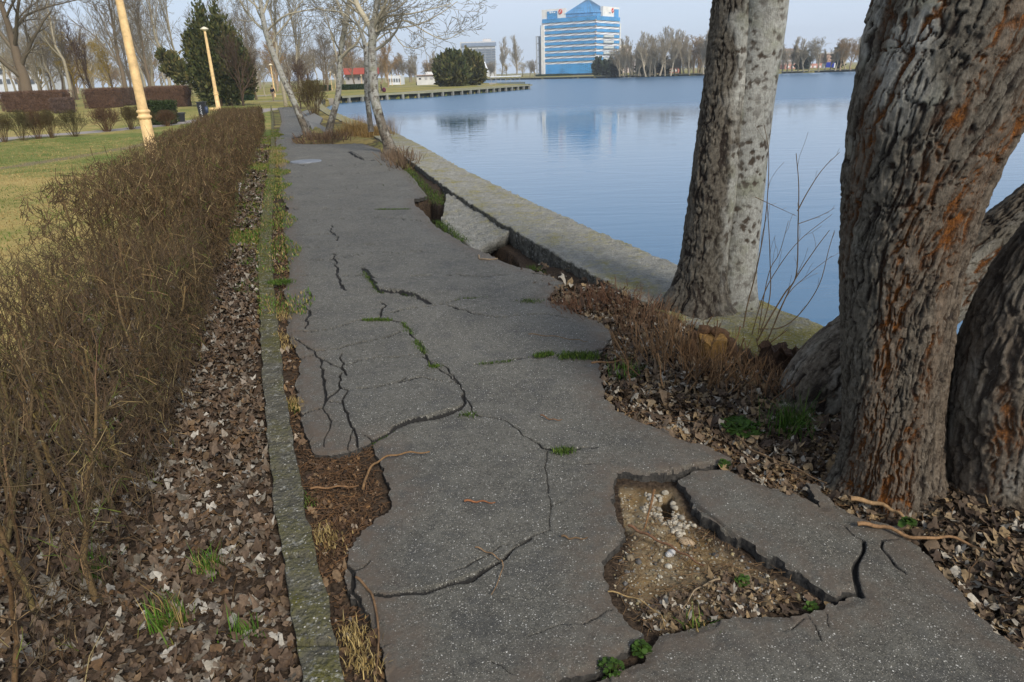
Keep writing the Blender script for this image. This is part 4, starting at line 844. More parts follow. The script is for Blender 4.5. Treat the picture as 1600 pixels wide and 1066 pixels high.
stick([(1022, 770), (1015, 800), (1006, 833)], .0065, (.19, .11, .06), "short upright-looking stick at the top of the big hole", .01)
stick([(950, 925), (990, 935), (1030, 960), (1040, 985)], .003, (.30, .22, .12), "thin straw-coloured stem at the left rim of the big hole", .0)
stick([(1125, 900), (1090, 915), (1068, 945)], .004, (.27, .22, .17), "pale grey twig in the middle of the gravel hole", -.02)
stick([(1328, 790), (1370, 798), (1400, 812), (1415, 824)], .011, (.30, .20, .12), "pale split branch lying at the foot of the big trunk", .03)
stick([(1338, 829), (1380, 834), (1430, 852), (1480, 850), (1540, 872)], .009, (.24, .15, .09), "long reddish branch resting on the broken asphalt edge toward the right litter", .03)
stick([(1150, 690), (1180, 715), (1230, 735), (1290, 765)], .006, (.13, .09, .06), "dark root-like stick along the litter below the green weeds", .03)
stick([(1560, 850), (1590, 880), (1620, 905)], .010, (.27, .14, .08), "reddish stick in the dead leaves at the right edge", .05)
stick([(735, 398), (748, 402), (752, 408), (778, 407)][1:], .012, (.25, .20, .16), "pale twig on the asphalt beside the nearer cavity", .01)
stick([(845, 652), (862, 659), (878, 659)], .004, (.18, .10, .06), "thin red-brown twig on the smooth asphalt near the litter edge", .012)
stick([(826, 528), (860, 531), (900, 537), (918, 540)], .004, (.14, .10, .07), "thin dark twig on the asphalt near the suckers", .03)
stick([(924, 578), (965, 575), (1000, 566)], .007, (.16, .10, .06), "brown stick poking from the litter onto the asphalt", .05)

# ------------------------------------------------------------------ grass and weeds
def blades(geo, xy, zf, h, w_, rng, pal, lean=.5, K=3):
    n = len(xy); z0 = zf(xy[:, 0], xy[:, 1]) if callable(zf) else zf; hh = h * rng.lognormal(0, .3, n); a = rng.uniform(0, 2 * PI, n); le = rng.uniform(.15, 1, n) * lean
    dx, dy = np.cos(a), np.sin(a); px, py = -dy, dx; V = np.zeros((n, 5, 3)); ww = w_ * rng.uniform(.6, 1.3, n)
    def pt(t): return np.stack([xy[:, 0] + dx * le * hh * t ** 2, xy[:, 1] + dy * le * hh * t ** 2, z0 - .005 + hh * t * (1 - .35 * le * t)], 1)
    s_ = np.stack([px, py, np.zeros(n)], 1)
    V[:, 0] = pt(0) - s_ * ww[:, None]; V[:, 1] = pt(0) + s_ * ww[:, None]; V[:, 2] = pt(.55) + s_ * ww[:, None] * .75; V[:, 3] = pt(.55) - s_ * ww[:, None] * .75; V[:, 4] = pt(1.0)
    b = np.arange(n)[:, None] * 5; c = pal[rng.integers(0, len(pal), n)] * rng.uniform(.7, 1.25, (n, 1)); cc = np.repeat(c, 5, 0)
    n0 = geo.n; geo.add(V.reshape(-1, 3), b + np.array([0, 1, 2, 3])[None], cc); geo.F3.append(b + np.array([3, 2, 4])[None] + n0)
GG = np.array([(.05, .12, .012), (.07, .155, .018), (.10, .17, .03), (.035, .085, .012)]); GD = np.array([(.33, .25, .12), (.26, .19, .085), (.40, .32, .18), (.20, .15, .07)]); GM = np.vstack([GG, GD[:2], [(.16, .17, .05)]])
gg_ = Geo()
# verge between kerb and hedge
p = scatter(LZ2, 26000, rng); k_ = n2(p[:, 0], p[:, 1], .7, 3, 15.); blades(gg_, p[rng.random(len(p)) < sstep(-.3, .25, k_)], zground, .045, .0045, rng, GM, .8); 
yl = np.linspace(6.5, 10, 12); LZ3 = np.vstack([np.stack([kx(yl, KL), yl], 1), np.stack([np.interp(yl, HEDGE_B[:, 1], HEDGE_B[:, 0]), yl], 1)[::-1]]); p = scatter(LZ3, 3500, rng); p = p[n2(p[:, 0], p[:, 1], 1.5, 3, 18.) > .05]; blades(gg_, p, zground, .05, .003, rng, GG, .8)
yl = np.linspace(6.2, 34, 60); VZ = np.vstack([np.stack([kx(yl, KL) - .02, yl], 1), np.stack([kx(yl, KR) + .30 + .12 * np.sin(yl * 3), yl], 1)[::-1]]); p = scatter(VZ, 34000, rng); p = p[rng.random(len(p)) < sstep(-.35, .35, n2(p[:, 0], p[:, 1], 1.1, 4, 25.)) * .9]; zz_ = np.maximum(zground(p[:, 0], p[:, 1]), .015); blades(gg_, p, zz_, .035, .0045, rng, GM, .9)
# lawn left of the hedge
LW = GP([(-250, 430), (-250, 300), (-60, 225), (200, 215), (330, 195), (250, 250), (120, 330), (0, 420)]); p = scatter(LW, 60000, rng); p = p[rng.random(len(p)) < np.clip(9 / p[:, 1], .15, 1)]; d_ = n2(p[:, 0], p[:, 1], .5, 3, 6.) > -.05
blades(gg_, p[d_], zground, .04, .006, rng, GD * 1.1, .9); blades(gg_, p[~d_], zground, .035, .006, rng, GM * .9, .9)
def line_grass(pts, n, h, sd, pal=GG, w_=.0025, zoff=.0):
    P = rs(GP(pts), 80)[rng.integers(0, 80, n)] + rng.normal(0, sd, (n, 2)); blades(gg_, P, np.full(n, zoff), h * (.6 if pal is GG else 1), w_, rng, pal * (np.array([.85, .72, .9]) if pal is GG else 1), .9)
for pts, n, h, sd, zo in [([(568, 425), (590, 455), (597, 458)], 260, .03, .02, 0), ([(630, 458), (650, 464)], 120, .03, .02, 0), ([(715, 468), (760, 467)], 350, .035, .02, 0), ([(570, 500), (608, 500)], 600, .03, .018, 0),
        ([(628, 504), (645, 522)], 160, .03, .02, 0), ([(650, 532), (664, 552)], 220, .03, .02, 0), ([(672, 572), (686, 573)], 140, .035, .02, 0), ([(750, 569), (800, 563)], 120, .03, .015, 0), ([(838, 556), (862, 553)], 400, .04, .02, 0), ([(880, 556), (932, 557)], 700, .05, .035, 0), ([(815, 472), (840, 473)], 260, .05, .04, 0),
        ([(868, 706), (893, 704)], 260, .035, .02, 0), ([(720, 648), (740, 648)], 100, .03, .02, 0), ([(585, 690), (625, 672)], 260, .03, .016, -.02), ([(568, 289), (604, 289)], 300, .03, .02, 0), ([(590, 327), (640, 327)], 500, .03, .02, 0), ([(565, 257), (600, 258)], 400, .04, .03, 0),
        ([(683, 345), (725, 378)], 900, .05, .05, 0), ([(680, 392), (688, 392)], 150, .03, .02, 0), ([(724, 388), (732, 388)], 120, .03, .03, 0), ([(632, 262), (655, 285), (672, 300), (692, 318)], 2200, .07, .09, -.02), ([(830, 415), (845, 425)], 180, .07, .04, -.02), ([(475, 770), (485, 785)], 90, .04, .02, -.03), ([(425, 445), (450, 443)], 700, .05, .05, .02), ([(452, 628), (470, 636)], 160, .06, .02, -.03),
        ([(560, 242), (585, 243)], 300, .05, .05, .0)]:
    line_grass(pts, n, h, sd, GG, .0028 if n < 400 else .0035, zo)
for pts, n, h, sd in [([(500, 825), (520, 855)], 240, .026, .035), ([(540, 985), (570, 1010)], 230, .03, .035), ([(555, 1030), (580, 1050)], 170, .03, .03), ([(455, 625), (468, 640)], 200, .03, .03), ([(430, 520), (450, 545)], 260, .03, .04), ([(432, 480), (445, 500)], 260, .03, .04), ([(430, 235), (440, 262)], 900, .10, .12), ([(1000, 570), (1030, 590)], 120, .08, .08)]:
    line_grass(pts, n, h, sd, GD, .0022)
o = gg_.build("grass", M_GRASS); tag(o, "short green and straw-coloured grass", "grass", kind="stuff")

def tuft(u, v, n, h, sd, pal, label, name="grass_tuft", w_=.003, lean=.7, cat="grass tuft"):
    x, y = g(u, v, 0); z = float(zground(np.array([x]), np.array([y]))[0]); gq = Geo(); blades(gq, rng.normal(0, sd, (n, 2)), np.zeros(n), h, w_, rng, pal, lean); o = gq.build(name, M_GRASS); o.location = (x, y, z); tag(o, label, cat)
tuft(325, 885, 150, .10, .03, np.vstack([GG, GD[:1]]), "small green grass tuft in the leaf litter near the kerb")
tuft(265, 965, 120, .13, .04, GM, "half-dry grass tuft among leaves near the bottom left stems")
tuft(148, 890, 70, .12, .03, GG, "thin green grass tuft at the foot of the hedge stems")
tuft(1235, 685, 240, .16, .06, GG * .8, "dark green grass clump at the base of the leaning trunk", lean=1.0)
tuft(1090, 975, 90, .07, .03, GM, "reddish and green grass tuft at the lower rim of the big hole")
tuft(380, 985, 60, .09, .03, GG, "sparse grass tuft beside the kerb in the lower left leaves")
tuft(985, 590, 120, .10, .07, GG, "green grass tuft in the litter near the cut suckers")
# dry ochre clump by the quay near the young poplars
tuft(560, 214, 1700, .48, .32, np.array([(.26, .17, .075), (.31, .22, .11), (.20, .13, .06), (.18, .14, .08)]), "large ochre dry grass clump between the kinked and the spotted poplars", "dry_grass", .006, .8, "dry grass")
tuft(590, 216, 1200, .4, .28, np.array([(.26, .17, .075), (.31, .22, .11), (.20, .13, .06)]), "smaller ochre dry grass clump touching the quay wall", "dry_grass", .006, .8, "dry grass")
def weed(u, v, r, n, label, z=-.02, ls=.014, name="weed"):
    x, y = g(u, v, 0); gq = Geo(); rr = np.random.default_rng(int(u + v)); a = rr.uniform(0, 6.28, n); d = r * np.sqrt(rr.random(n)); P = np.stack([np.cos(a) * d, np.sin(a) * d], 1); h = .035 * (1 - (d / r) ** 2) + .01 + rr.uniform(0, .01, n)
    for (px, py), hh in zip(P, h):
        m = 6; t = np.linspace(0, 2 * PI, m, endpoint=False); s_ = ls * rr.uniform(.6, 1.3); ax_ = rr.normal(0, .4, 2); X = np.cos(t) * s_; Yy = np.sin(t) * s_ * .75; Vv = np.stack([px + X, py + Yy, hh + X * ax_[0] + Yy * ax_[1]], 1); gq.add(Vv, [(0, i, i + 1) for i in range(1, m - 1)], np.array((.035, .075, .012)) * rr.uniform(.6, 1.35))
        gq.tubes(np.array([(px * .6, py * .6, 0), (px, py, hh)]), np.array([.001, .0008]), 3, (.06, .11, .02))
    o = gq.build(name, M_GRASS); o.location = (x, y, z); tag(o, label, "weed")
weed(1002, 1014, .036, 70, "bright green weed rosette in the gap below the big hole", -.02, .010)
weed(955, 1044, .05, 70, "straggling green weed in the crack at the bottom of the photo", -.02, .009)
weed(1160, 675, .13, 220, "leafy green weeds in the dead leaves below the suckers", .03, .02)
weed(1160, 902, .03, 26, "tiny green and red seedling in the gravel hole", -.04, .010)
weed(1130, 728, .035, 40, "small green weed at the tip of the lifted asphalt plate", -.01, .010)
weed(1268, 944, .025, 20, "tiny weed near the right end of the big hole", -.04, .010)
weed(1418, 832, .03, 14, "two-leaved green weed at the foot of the big trunk", .03, .018)

# ------------------------------------------------------------------ cut stump, rotten stump, suckers by the twin poplar
def lump_mesh(name, c, r, h, seed, mat, col, top=.8, parent=None, nu=60, nv=40, rough=.12):
    th_ = np.linspace(0, 2 * PI, nu, endpoint=False); t = np.linspace(0, 1, nv); S, T = np.meshgrid(t, th_, indexing='ij')
    R = r * (1 - (1 - top) * S) * (1 + .25 * np.exp(-S * 5)); q = np.stack([np.cos(T) * 1.5, np.sin(T) * 1.5, S * 1.5 * h / r], -1)
    R = R * (1 + rough * 2 * fbm(q + seed, 4) + rough * .8 * ridged(q * np.array([4, 4, .8]) + seed, 2)); Z = S * h * (1 + .25 * fbm(np.stack([np.cos(T) * 2, np.sin(T) * 2, 0 * T], -1) + seed, 3))
    V = np.stack([R * np.cos(T), R * np.sin(T), Z], -1).reshape(-1, 3); i = np.arange(nv - 1)[:, None] * nu; j = np.arange(nu)[None]; jn = (j + 1) % nu
    gq = Geo(); gq.add(V, np.stack([i + j, i + jn, i + nu + jn, i + nu + j], -1).reshape(-1, 4), col)
    # top face rings
    topv = V[-nu:]; cen = topv.mean(0); rings = [topv]
    for k in (.8, .55, .3, .05):
        rv = cen + (topv - cen) * k; rv[:, 2] += .02 * r * np.sin(np.arange(nu) * 2.1) * k - .1 * h * (1 - k) * rough * 4; rings.append(rv)
    VV = np.concatenate(rings); i = np.arange(4)[:, None] * nu; gq.add(VV, np.stack([i + j, i + jn, i + nu + jn, i + nu + j], -1).reshape(-1, 4), np.array(col) * 1.15)
    return gq.build(name, mat, parent)
xs, ys_, = g(1112, 560, .08)
t = thing("tree_stump", (xs, ys_, .04), "cut stump with ochre wood and reddish bark collar at the twin poplar foot", "stump")
lump_mesh("wood", None, .105, .20, 5., M_BARK, (.21, .13, .05), .9, t, rough=.10)
gq = Geo(); a = np.linspace(.1 * PI - .5, 1.1 * PI, 22); P = np.stack([np.cos(a) * .135 + .008 * np.sin(a * 9), np.sin(a) * .05 + .05, .14 + .085 * np.sin(a) + .01 * np.cos(a * 7)], 1); gq.tubes(P, .036 + .012 * np.sin(np.arange(22) * 1.7), 9, (.105, .062, .04), cap=True)
P = np.stack([np.full(8, -.14) - np.linspace(0, .02, 8), np.linspace(.03, -.05, 8), np.linspace(.16, -.04, 8)], 1); gq.tubes(P, np.linspace(.035, .05, 8), 9, (.10, .06, .038)); P[:, 0] *= -1; gq.tubes(P, np.linspace(.04, .055, 8), 9, (.09, .055, .036)); gq.build("bark_collar", M_BARK, t)
xs, ys_ = g(1208, 578, .08); t = lump_mesh("rotten_stump", None, .11, .24, 9., M_BARK, (.045, .026, .017), .75, rough=.34); t.location = (xs, ys_, .02); tag(t, "dark crumbling rotten stump between the twin poplar and the leaning trunk", "stump")
xs, ys_ = g(1245, 572, .08); t = lump_mesh("rotten_stump", None, .06, .18, 14., M_BARK, (.075, .05, .035), .6, rough=.34); t.location = (xs, ys_, .02); tag(t, "smaller brown rotten stump touching the leaning trunk", "stump")

def suckers(label, pts, n, h, seed, col=(.15, .085, .05), spread=.14, r=.0028, lean=.35, name="sucker_clump", branch=1, cut_=True):
    rng = np.random.default_rng(seed); P0 = rs(GP(pts, .03), 200)[rng.integers(0, 200, n)] + rng.normal(0, spread, (n, 2)); off = np.array([P0[:, 0].mean(), P0[:, 1].mean(), .0]); K = 6
    P = np.zeros((n, K, 3)); P[:, 0, :2] = P0; P[:, 0, 2] = zground(P0[:, 0], P0[:, 1]) - .01; out = P0 - off[:2]; d = np.concatenate([out * lean / (spread * 3 + .1) + rng.normal(0, lean * .5, (n, 2)), np.ones((n, 1))], 1); d = unit(d); ln = h * rng.uniform(.35, 1.15, n)
    for k in range(1, K): P[:, k] = P[:, k - 1] + d * (ln / (K - 1))[:, None]; d = unit(d + rng.normal(0, .12, (n, 3)) + np.array([0, 0, .05]))
    R = (r * rng.uniform(.6, 1.5, n))[:, None] * np.linspace(1, .55, K)[None]; gq = Geo(); cc = np.array(col) * (1 + rng.uniform(-.4, .5, (n, 1))); gq.tubes(P, R, 5, cc)
    if branch: P2, R2 = grow(P, R, 3, .45, .6, .6, .3, 4, .15, .2, rng=rng, minr=.0009); gq.tubes(P2, R2, 3, np.repeat(cc, 3, 0) * .9)
    o = gq.build(name, M_BARK, off=off); o.location = off; return tag(o, label, "suckers")
suckers("reddish cut suckers and twigs along the quay edge, left of the twin poplar", [(880, 478), (920, 470), (960, 478), (1000, 490)], 330, .17, 3, (.16, .09, .065), .11, .0030, .7)
suckers("dense brown cut suckers in front of the twin poplar trunk", [(1010, 560), (1060, 570), (1100, 600), (1140, 610)], 170, .30, 4, (.22, .14, .085), .16, .0052, .6)
suckers("brown cut suckers between the twin poplar and the leaning trunk", [(1150, 600), (1200, 620), (1235, 640)], 90, .24, 6, (.18, .115, .075), .12, .0045, .7)
suckers("thin twiggy suckers at the quay edge just left of the twin poplar foot", [(990, 500), (1030, 520)], 130, .20, 8, (.19, .12, .085), .11, .0030, .6)
suckers("brown twiggy suckers around the feet of the leaning and the kinked young poplars", [(468, 221), (500, 220), (530, 221)], 260, .34, 31, (.16, .11, .08), .22, .009, .5)
suckers("brown twiggy suckers at the foot of the spotted white poplar", [(608, 243), (622, 250), (640, 262)], 220, .36, 32, (.15, .11, .085), .20, .008, .5)
# tall thin shoots against the water
def shoots(label, rows, col=(.14, .10, .065)):
    gq = Geo(); off = None
    for r_, pts in rows:
        P = smoothpl(np.array([atY(u, v, Y) for u, v, Y in pts]), 5); off = P[0].copy() if off is None else off; gq.tubes(P, np.linspace(r_, r_ * .35, len(P)), 6, col)
        a, ar = grow(P[None], np.linspace(r_, r_ * .35, len(P))[None], 3, .14, .5, .6, .2, 4, .15, .35, minr=.0012); gq.tubes(a, ar, 4, col)
    o = gq.build("young_shoots", M_BARK, off=off); o.location = off; tag(o, label, "shoots")
Ys = 5.0
shoots("tall thin bare shoots rising against the water right of the twin poplar", [
 (.006, [(1150, 590, Ys), (1165, 490, Ys + .2), (1180, 430, Ys + .2), (1192, 370, Ys + .2), (1199, 310, Ys + .2), (1201, 240, Ys + .2), (1194, 195, Ys + .2)]), (.005, [(1160, 590, Ys), (1200, 480, Ys + .1), (1203, 400, Ys + .1), (1199, 320, Ys + .1), (1200, 300, Ys + .1)]),
 (.007, [(1150, 600, Ys - .1), (1190, 520, Ys - .1), (1225, 460, Ys - .1), (1244, 430, Ys - .1), (1247, 350, Ys - .1), (1248, 290, Ys - .1), (1244, 240, Ys - .1)]), (.006, [(1170, 600, Ys - .2), (1200, 530, Ys - .2), (1235, 450, Ys - .2), (1270, 395, Ys - .2), (1296, 360, Ys - .2)]),
 (.0045, [(1246, 330, Ys - .1), (1262, 300, Ys - .1), (1285, 265, Ys - .1), (1312, 238, Ys - .1)]), (.0035, [(1180, 308, Ys), (1210, 322, Ys), (1245, 338, Ys)]), (.003, [(1247, 350, Ys - .1), (1280, 338, Ys - .1), (1305, 325, Ys - .1)]),
 (.005, [(1185, 514, Ys - .1), (1220, 512, Ys - .1), (1250, 490, Ys - .1), (1280, 445, Ys - .1), (1295, 390, Ys - .1), (1304, 360, Ys - .1)]), (.0045, [(1160, 580, Ys), (1190, 470, Ys), (1215, 420, Ys), (1250, 375, Ys), (1300, 335, Ys)]), (.004, [(1175, 590, Ys), (1198, 440, Ys), (1218, 395, Ys), (1232, 345, Ys)]),
 (.004, [(1190, 560, Ys), (1225, 470, Ys), (1262, 430, Ys), (1300, 400, Ys)])])
# fallen, broken concrete edge slab with cavities on both sides
gq = Geo(); n_, m_ = 110, 60; A = rs(GP([(698, 303), (728, 316), (762, 336), (800, 364)], .03), n_); B = rs(GP([(690, 347), (700, 357), (724, 377), (742, 392)], -.03), n_); S, T = np.meshgrid(np.linspace(0, 1, n_), np.linspace(0, 1, m_), indexing='ij')
X = A[:, None] * (1 - T[..., None]) + B[:, None] * T[..., None]; Z = .05 - .07 * T + n2(X[..., 0], X[..., 1], 7, 4, 3.) * .035 + n2(X[..., 0], X[..., 1], 24, 3, 13.) * .022; X = X + np.stack([n2(X[..., 0], X[..., 1], 6, 3, 8.), n2(X[..., 0], X[..., 1], 6, 3, 9.)], -1) * .03
top = np.concatenate([X, Z[..., None]], -1).reshape(-1, 3); bot = top - np.array([0, 0, .16]); q = (np.arange(n_ - 1)[:, None] * m_ + np.arange(m_ - 1)[None]); q = np.stack([q, q + 1, q + m_ + 1, q + m_], -1).reshape(-1, 4)
rimv = np.concatenate([np.arange(m_), np.arange(1, n_) * m_ + m_ - 1, (n_ - 1) * m_ + np.arange(m_ - 2, -1, -1), np.arange(n_ - 2, 0, -1) * m_]); N_ = len(top); rn = np.roll(rimv, -1)
me = make_mesh("broken_slab", np.vstack([top, bot]), [q[:, ::-1], q + N_, np.stack([rimv, rn, rn + N_, rimv + N_], 1)], M_COPING, dict(side=np.concatenate([np.zeros(N_), np.ones(N_)]), moss=np.full(2 * N_, -.5)))
tag(link("broken_slab", me), "pale broken concrete slab sunk between two dark cavities beside the quay wall", "concrete slab")
def tilt_slab(pix, zs, label):
    P = GP(pix, 0); V = [(p[0], p[1], z) for p, z in zip(P, zs)] + [(p[0], p[1], z - .12) for p, z in zip(P, zs)]; n = len(P); off = np.array([P[0][0], P[0][1], 0.]); gq = Geo(); gq.add(np.array(V), [(i, (i + 1) % n, n + (i + 1) % n, n + i) for i in range(n)], (.14, .13, .115)); gq.add(np.array(V), [(0, i + 1, i) for i in range(1, n - 1)] + [(n, n + i, n + i + 1) for i in range(1, n - 1)], (.20, .19, .17))
    o = gq.build("tilted_slab", M_STONE, smooth=False, off=off); o.location = off; tag(o, label, "asphalt slab", "slabs heaved up by roots behind the young poplars")
tilt_slab([(468, 176), (482, 177), (505, 192), (498, 199), (478, 188)], (.02, .22, .25, .08, .0), "grey asphalt slab tilted up by roots, farthest behind the leaning young poplar")
tilt_slab([(482, 190), (499, 199), (518, 212), (508, 214), (488, 203)], (.02, .16, .2, .02, .0), "grey asphalt slab tilted up by roots, nearest behind the leaning young poplar")
# manhole cover
x, y = g(478, 253); gq = Geo(); gq.lathe((0, 0, 0), [(.42, -.02), (.42, .012), (.36, .014), (.35, .006), (.33, .006), (.32, .014), (.15, .016), (.14, .010), (.02, .010)], 40, (.16, .17, .19)); o = gq.build("manhole_cover", M_METAL); o.location = (x, y, .012); tag(o, "worn grey round manhole cover in the asphalt toward the young poplars", "manhole cover")
gq = Geo(); gq.add([(-.02, 0, .05), (.02, 0, .05), (.05, .03, .17), (.0, .03, .2), (-.03, .02, .14)], [(0, 1, 2), (0, 2, 3), (0, 3, 4)], (.75, .75, .76)); gq.add([(.0, .01, .0), (.012, .01, .0), (.012, .01, .07), (.0, .01, .07)], [(0, 1, 2, 3)], (.75, .75, .76)); o = gq.build("plastic_scrap", M_PAINT); x, y = g(373, 303); o.location = (x, y, 0); o.scale = (1.5, 1.5, 1.2); tag(o, "torn scrap of white plastic in the grass beside the hedge", "litter")

# ------------------------------------------------------------------ lamps
def lamp(u, v, utop, vtop, label, collar=True, group="cream lamp posts in the park", r=.155, head=True, full=None):
    x, y = g(u, v); ht = full if full else atY(utop, vtop, y)[2]; t = thing("street_lamp", (x, y, 0), label, "lamp post", group); c = (.74, .50, .235)
    gq = Geo()
    if collar: gq.lathe((0, 0, 0), [(r * 1.5, -.1), (r * 1.5, .08), (r * 1.12, .10), (r * 1.05, 1.22)], 16, c, .10); gq.build("base", M_PAINT, t); gq = Geo(); gq.lathe((0, 0, 0), [(r * 1.05, 1.20), (r * 1.28, 1.24), (r * 1.28, 1.28), (r * 1.02, 1.30), (r * 1.0, 1.36), (r * 1.2, 1.39), (r * 1.2, 1.43), (r * .95, 1.46)], 20, c); gq.build("collar", M_PAINT, t); gq = Geo(); gq.lathe((0, 0, 0), [(r * .95, 1.44), (r * .9, 1.6), (r * .78, ht * .6), (r * .55, ht - .25)], 16, c, .10)
    else: gq.lathe((0, 0, 0), [(r * .9, -.1), (r * .7, ht * .3), (r * .45, ht - .2)], 8, c)
    gq.build("post", M_PAINT, t)
    gq = Geo(); gq.lathe((0, 0, ht - .27), [(r * .5, 0), (r * 1.0, .06), (r * 1.7, .12), (r * 1.9, .17), (r * 1.2, .24), (r * .3, .32)], 12, (.78, .68, .5)); gq.build("lamp_head", M_PAINT, t); return t
lamp(241, 253, 0, 0, "large fluted cream lamp post with a double collar rising from the hedge at left", full=5.6)
t2 = lamp(342, 173, 320, 43, "cream lamp post with a small flat head in front of the evergreen tree", r=.17)
gq = Geo(); gq.box((-.35, 0, .12), (.7, .3, .25), 0, (.72, .50, .22)); gq.build("junction_box", M_PAINT, t2)
for u, v, ut, vt, r_, lb_ in ((430, 151, 424, 100, .16, "cream lamp post behind the person in the dark jacket"), (444, 147, 442, 106, .09, "thin cream lamp post just right of the leaning young poplar"), (519, 141, 517, 112, .10, "pale lamp post left of the kinked young poplar"), (525, 140, 522, 116, .08, "smaller pale lamp post behind the kinked young poplar"), (566, 136, 565, 117, .12, "pale lamp post below the red roof"),
        (613, 134, 613, 117, .10, "pale lamp post right of the walking person"), (626, 133, 626, 118, .10, "pale lamp post by the dark fence left of the white building"), (958, 118.2, 958, 103, .16, "pale lamp post on the far bank in front of the blue office"), (979, 117.8, 979, 108.5, .14, "short pale lamp post on the far bank right of the blue office"), (1004, 117, 1004, 107.5, .2, "pale lamp post on the far bank before the dark pine"), (1017.5, 116.6, 1017.5, 101, .2, "tallest pale lamp post on the far bank right of the blue office")):
    lamp(u, v, ut, vt, lb_, collar=False, r=r_)

# ------------------------------------------------------------------ bins, bench
def zt(v0, u, v, y): return atY(u, v, y)[2]
x, y = g(319, 186); t = thing("litter_bin", (x, y, 0), "tall black litter bin with white scribbles beside the second lamp post", "bin"); hh = atY(320, 160, y)[2]; w2 = 12 * y / 1067 / 1.05
gq = Geo(); gq.box((0, 0, hh / 2), (w2, w2, hh), .2, (.012, .013, .016), .85); gq.box((0, 0, hh + .02), (w2 * 1.15, w2 * 1.15, .05), .2, (.02, .02, .022)); gq.build("body", M_METAL, t, smooth=False)
gq = Geo(); rr = np.random.default_rng(4); P = np.array([(.05 * math.sin(k * 2.3) + .02 * k % .05, -w2 * .5 - .035 - .012 * (k / 14), .12 + hh * .72 * k / 14) for k in range(15)]); gq.tubes(P, np.full(15, .018), 4, (.65, .66, .68)); gq.build("scribble", M_PAINT, t); gq = Geo(); gq.box((w2 * .62, -.1, hh * .55), (.16, .25, .38), .2, (.03, .045, .09)); gq.build("side_pouch", M_METAL, t)
x0, y0 = g(244, 193); x1, y1 = g(284, 190.5); t = thing("park_bench", (x1, y1, 0), "black park bench with solid end legs on the far path beside the green bush", "bench"); dx, dy = x0 - x1, y0 - y1
gq = Geo(); an = math.atan2(dy, dx); gq.box((dx / 2, dy / 2, .50), (math.hypot(dx, dy) + .5, .5, .07), an, (.03, .03, .032)); gq.build("seat", M_METAL, t, smooth=False)
for fx in (0, 1): gq = Geo(); gq.box((dx * fx, dy * fx, .23), (.42, .45, .48), an, (.016, .018, .02), .7); gq.build("leg", M_METAL, t, smooth=False)

# ------------------------------------------------------------------ people
def skin_part(name, verts, edges, parent, col, mat=None):
    me = bpy.data.meshes.new(name); me.from_pydata([v[:3] for v in verts], edges, []); o = link(name, me, parent)
    md = o.modifiers.new("skin", 'SKIN'); 
    for i, v in enumerate(verts): me.skin_vertices[0].data[i].radius = (v[3], v[3] if len(v) < 5 else v[4])
    me.skin_vertices[0].data[0].use_root = True; sb = o.modifiers.new("sub", 'SUBSURF'); sb.levels = 1; sb.render_levels = 2
    k = NT(name + "_cloth"); me.materials.append(k.out(k.mix(k.noise(9, 3), tuple(c * .75 for c in col), col), .9, None, .2)); return o
def person(x, y, ht, rz, label, coat, legs, stride=.16, bag=None):
    t = thing("person", (x, y, 0), label, "person", rz=rz); s = ht / 1.75; S_ = stride
    J = [(0, 0, .95, .12, .10), (0, 0, 1.15, .12, .09), (0, 0, 1.38, .15, .10), (0, 0, 1.50, .06), (0, -.02, 1.57, .055), (0, -.03, 1.66, .095, .085), (0, -.02, 1.74, .07),
         (.19, 0, 1.40, .055), (.24, -.03 + S_ * .3, 1.14, .045), (.23, -.12 + S_ * .4, .90, .035), (.23, -.14 + S_ * .4, .82, .03), (-.19, 0, 1.40, .055), (-.24, .02 - S_ * .3, 1.14, .045), (-.23, -.06 - S_ * .4, .90, .035), (-.23, -.08 - S_ * .4, .82, .03),
         (.09, 0, .88, .09), (.10, -S_ * .5, .50, .062), (.10, -S_ * .6 + .02, .10, .045), (.10, -S_ * .6 - .10, .04, .04), (-.09, 0, .88, .09), (-.10, S_ * .2, .50, .062), (-.10, S_ * 1.1, .12, .045), (-.10, S_ * 1.1 - .10, .05, .04)]
    J = [tuple(c * s for c in j) for j in J]; E_ = [(0, 1), (1, 2), (2, 3), (3, 4), (4, 5), (5, 6), (2, 7), (7, 8), (8, 9), (9, 10), (2, 11), (11, 12), (12, 13), (13, 14), (0, 15), (15, 16), (16, 17), (17, 18), (0, 19), (19, 20), (20, 21), (21, 22)]
    skin_part("body", J, E_, t, (.42, .27, .20))
    def fat(idx, f): return [tuple(list(J[i][:3]) + [J[i][3] * f, (J[i][4] if len(J[i]) > 4 else J[i][3]) * f]) for i in idx]
    skin_part("coat", fat([0, 1, 2, 7, 8, 9, 11, 12, 13], 1.28), [(0, 1), (1, 2), (2, 3), (3, 4), (4, 5), (2, 6), (6, 7), (7, 8)], t, coat)
    skin_part("trousers", fat([0, 15, 16, 17, 19, 20, 21], 1.15), [(0, 1), (1, 2), (2, 3), (0, 4), (4, 5), (5, 6)], t, legs)
    hv = [tuple(c * s for c in v) for v in ((0, .01, 1.64, .10, .09), (0, .0, 1.73, .10, .095), (0, -.03, 1.77, .07))]; skin_part("hair", hv, [(0, 1), (1, 2)], t, (.02, .015, .012)); return t
x, y = g(428, 158); person(x, y, atY(425, 134, y)[2], 2.9, "person in a wide dark jacket and tan trousers walking beyond the end of the hedge", (.012, .016, .026), (.36, .26, .17))
x, y = g(596.5, 144.9); person(x, y, atY(596.5, 128.5, y)[2], 1.7, "person in dark clothes walking along the grassy bank of the spit", (.04, .03, .04), (.05, .035, .05))
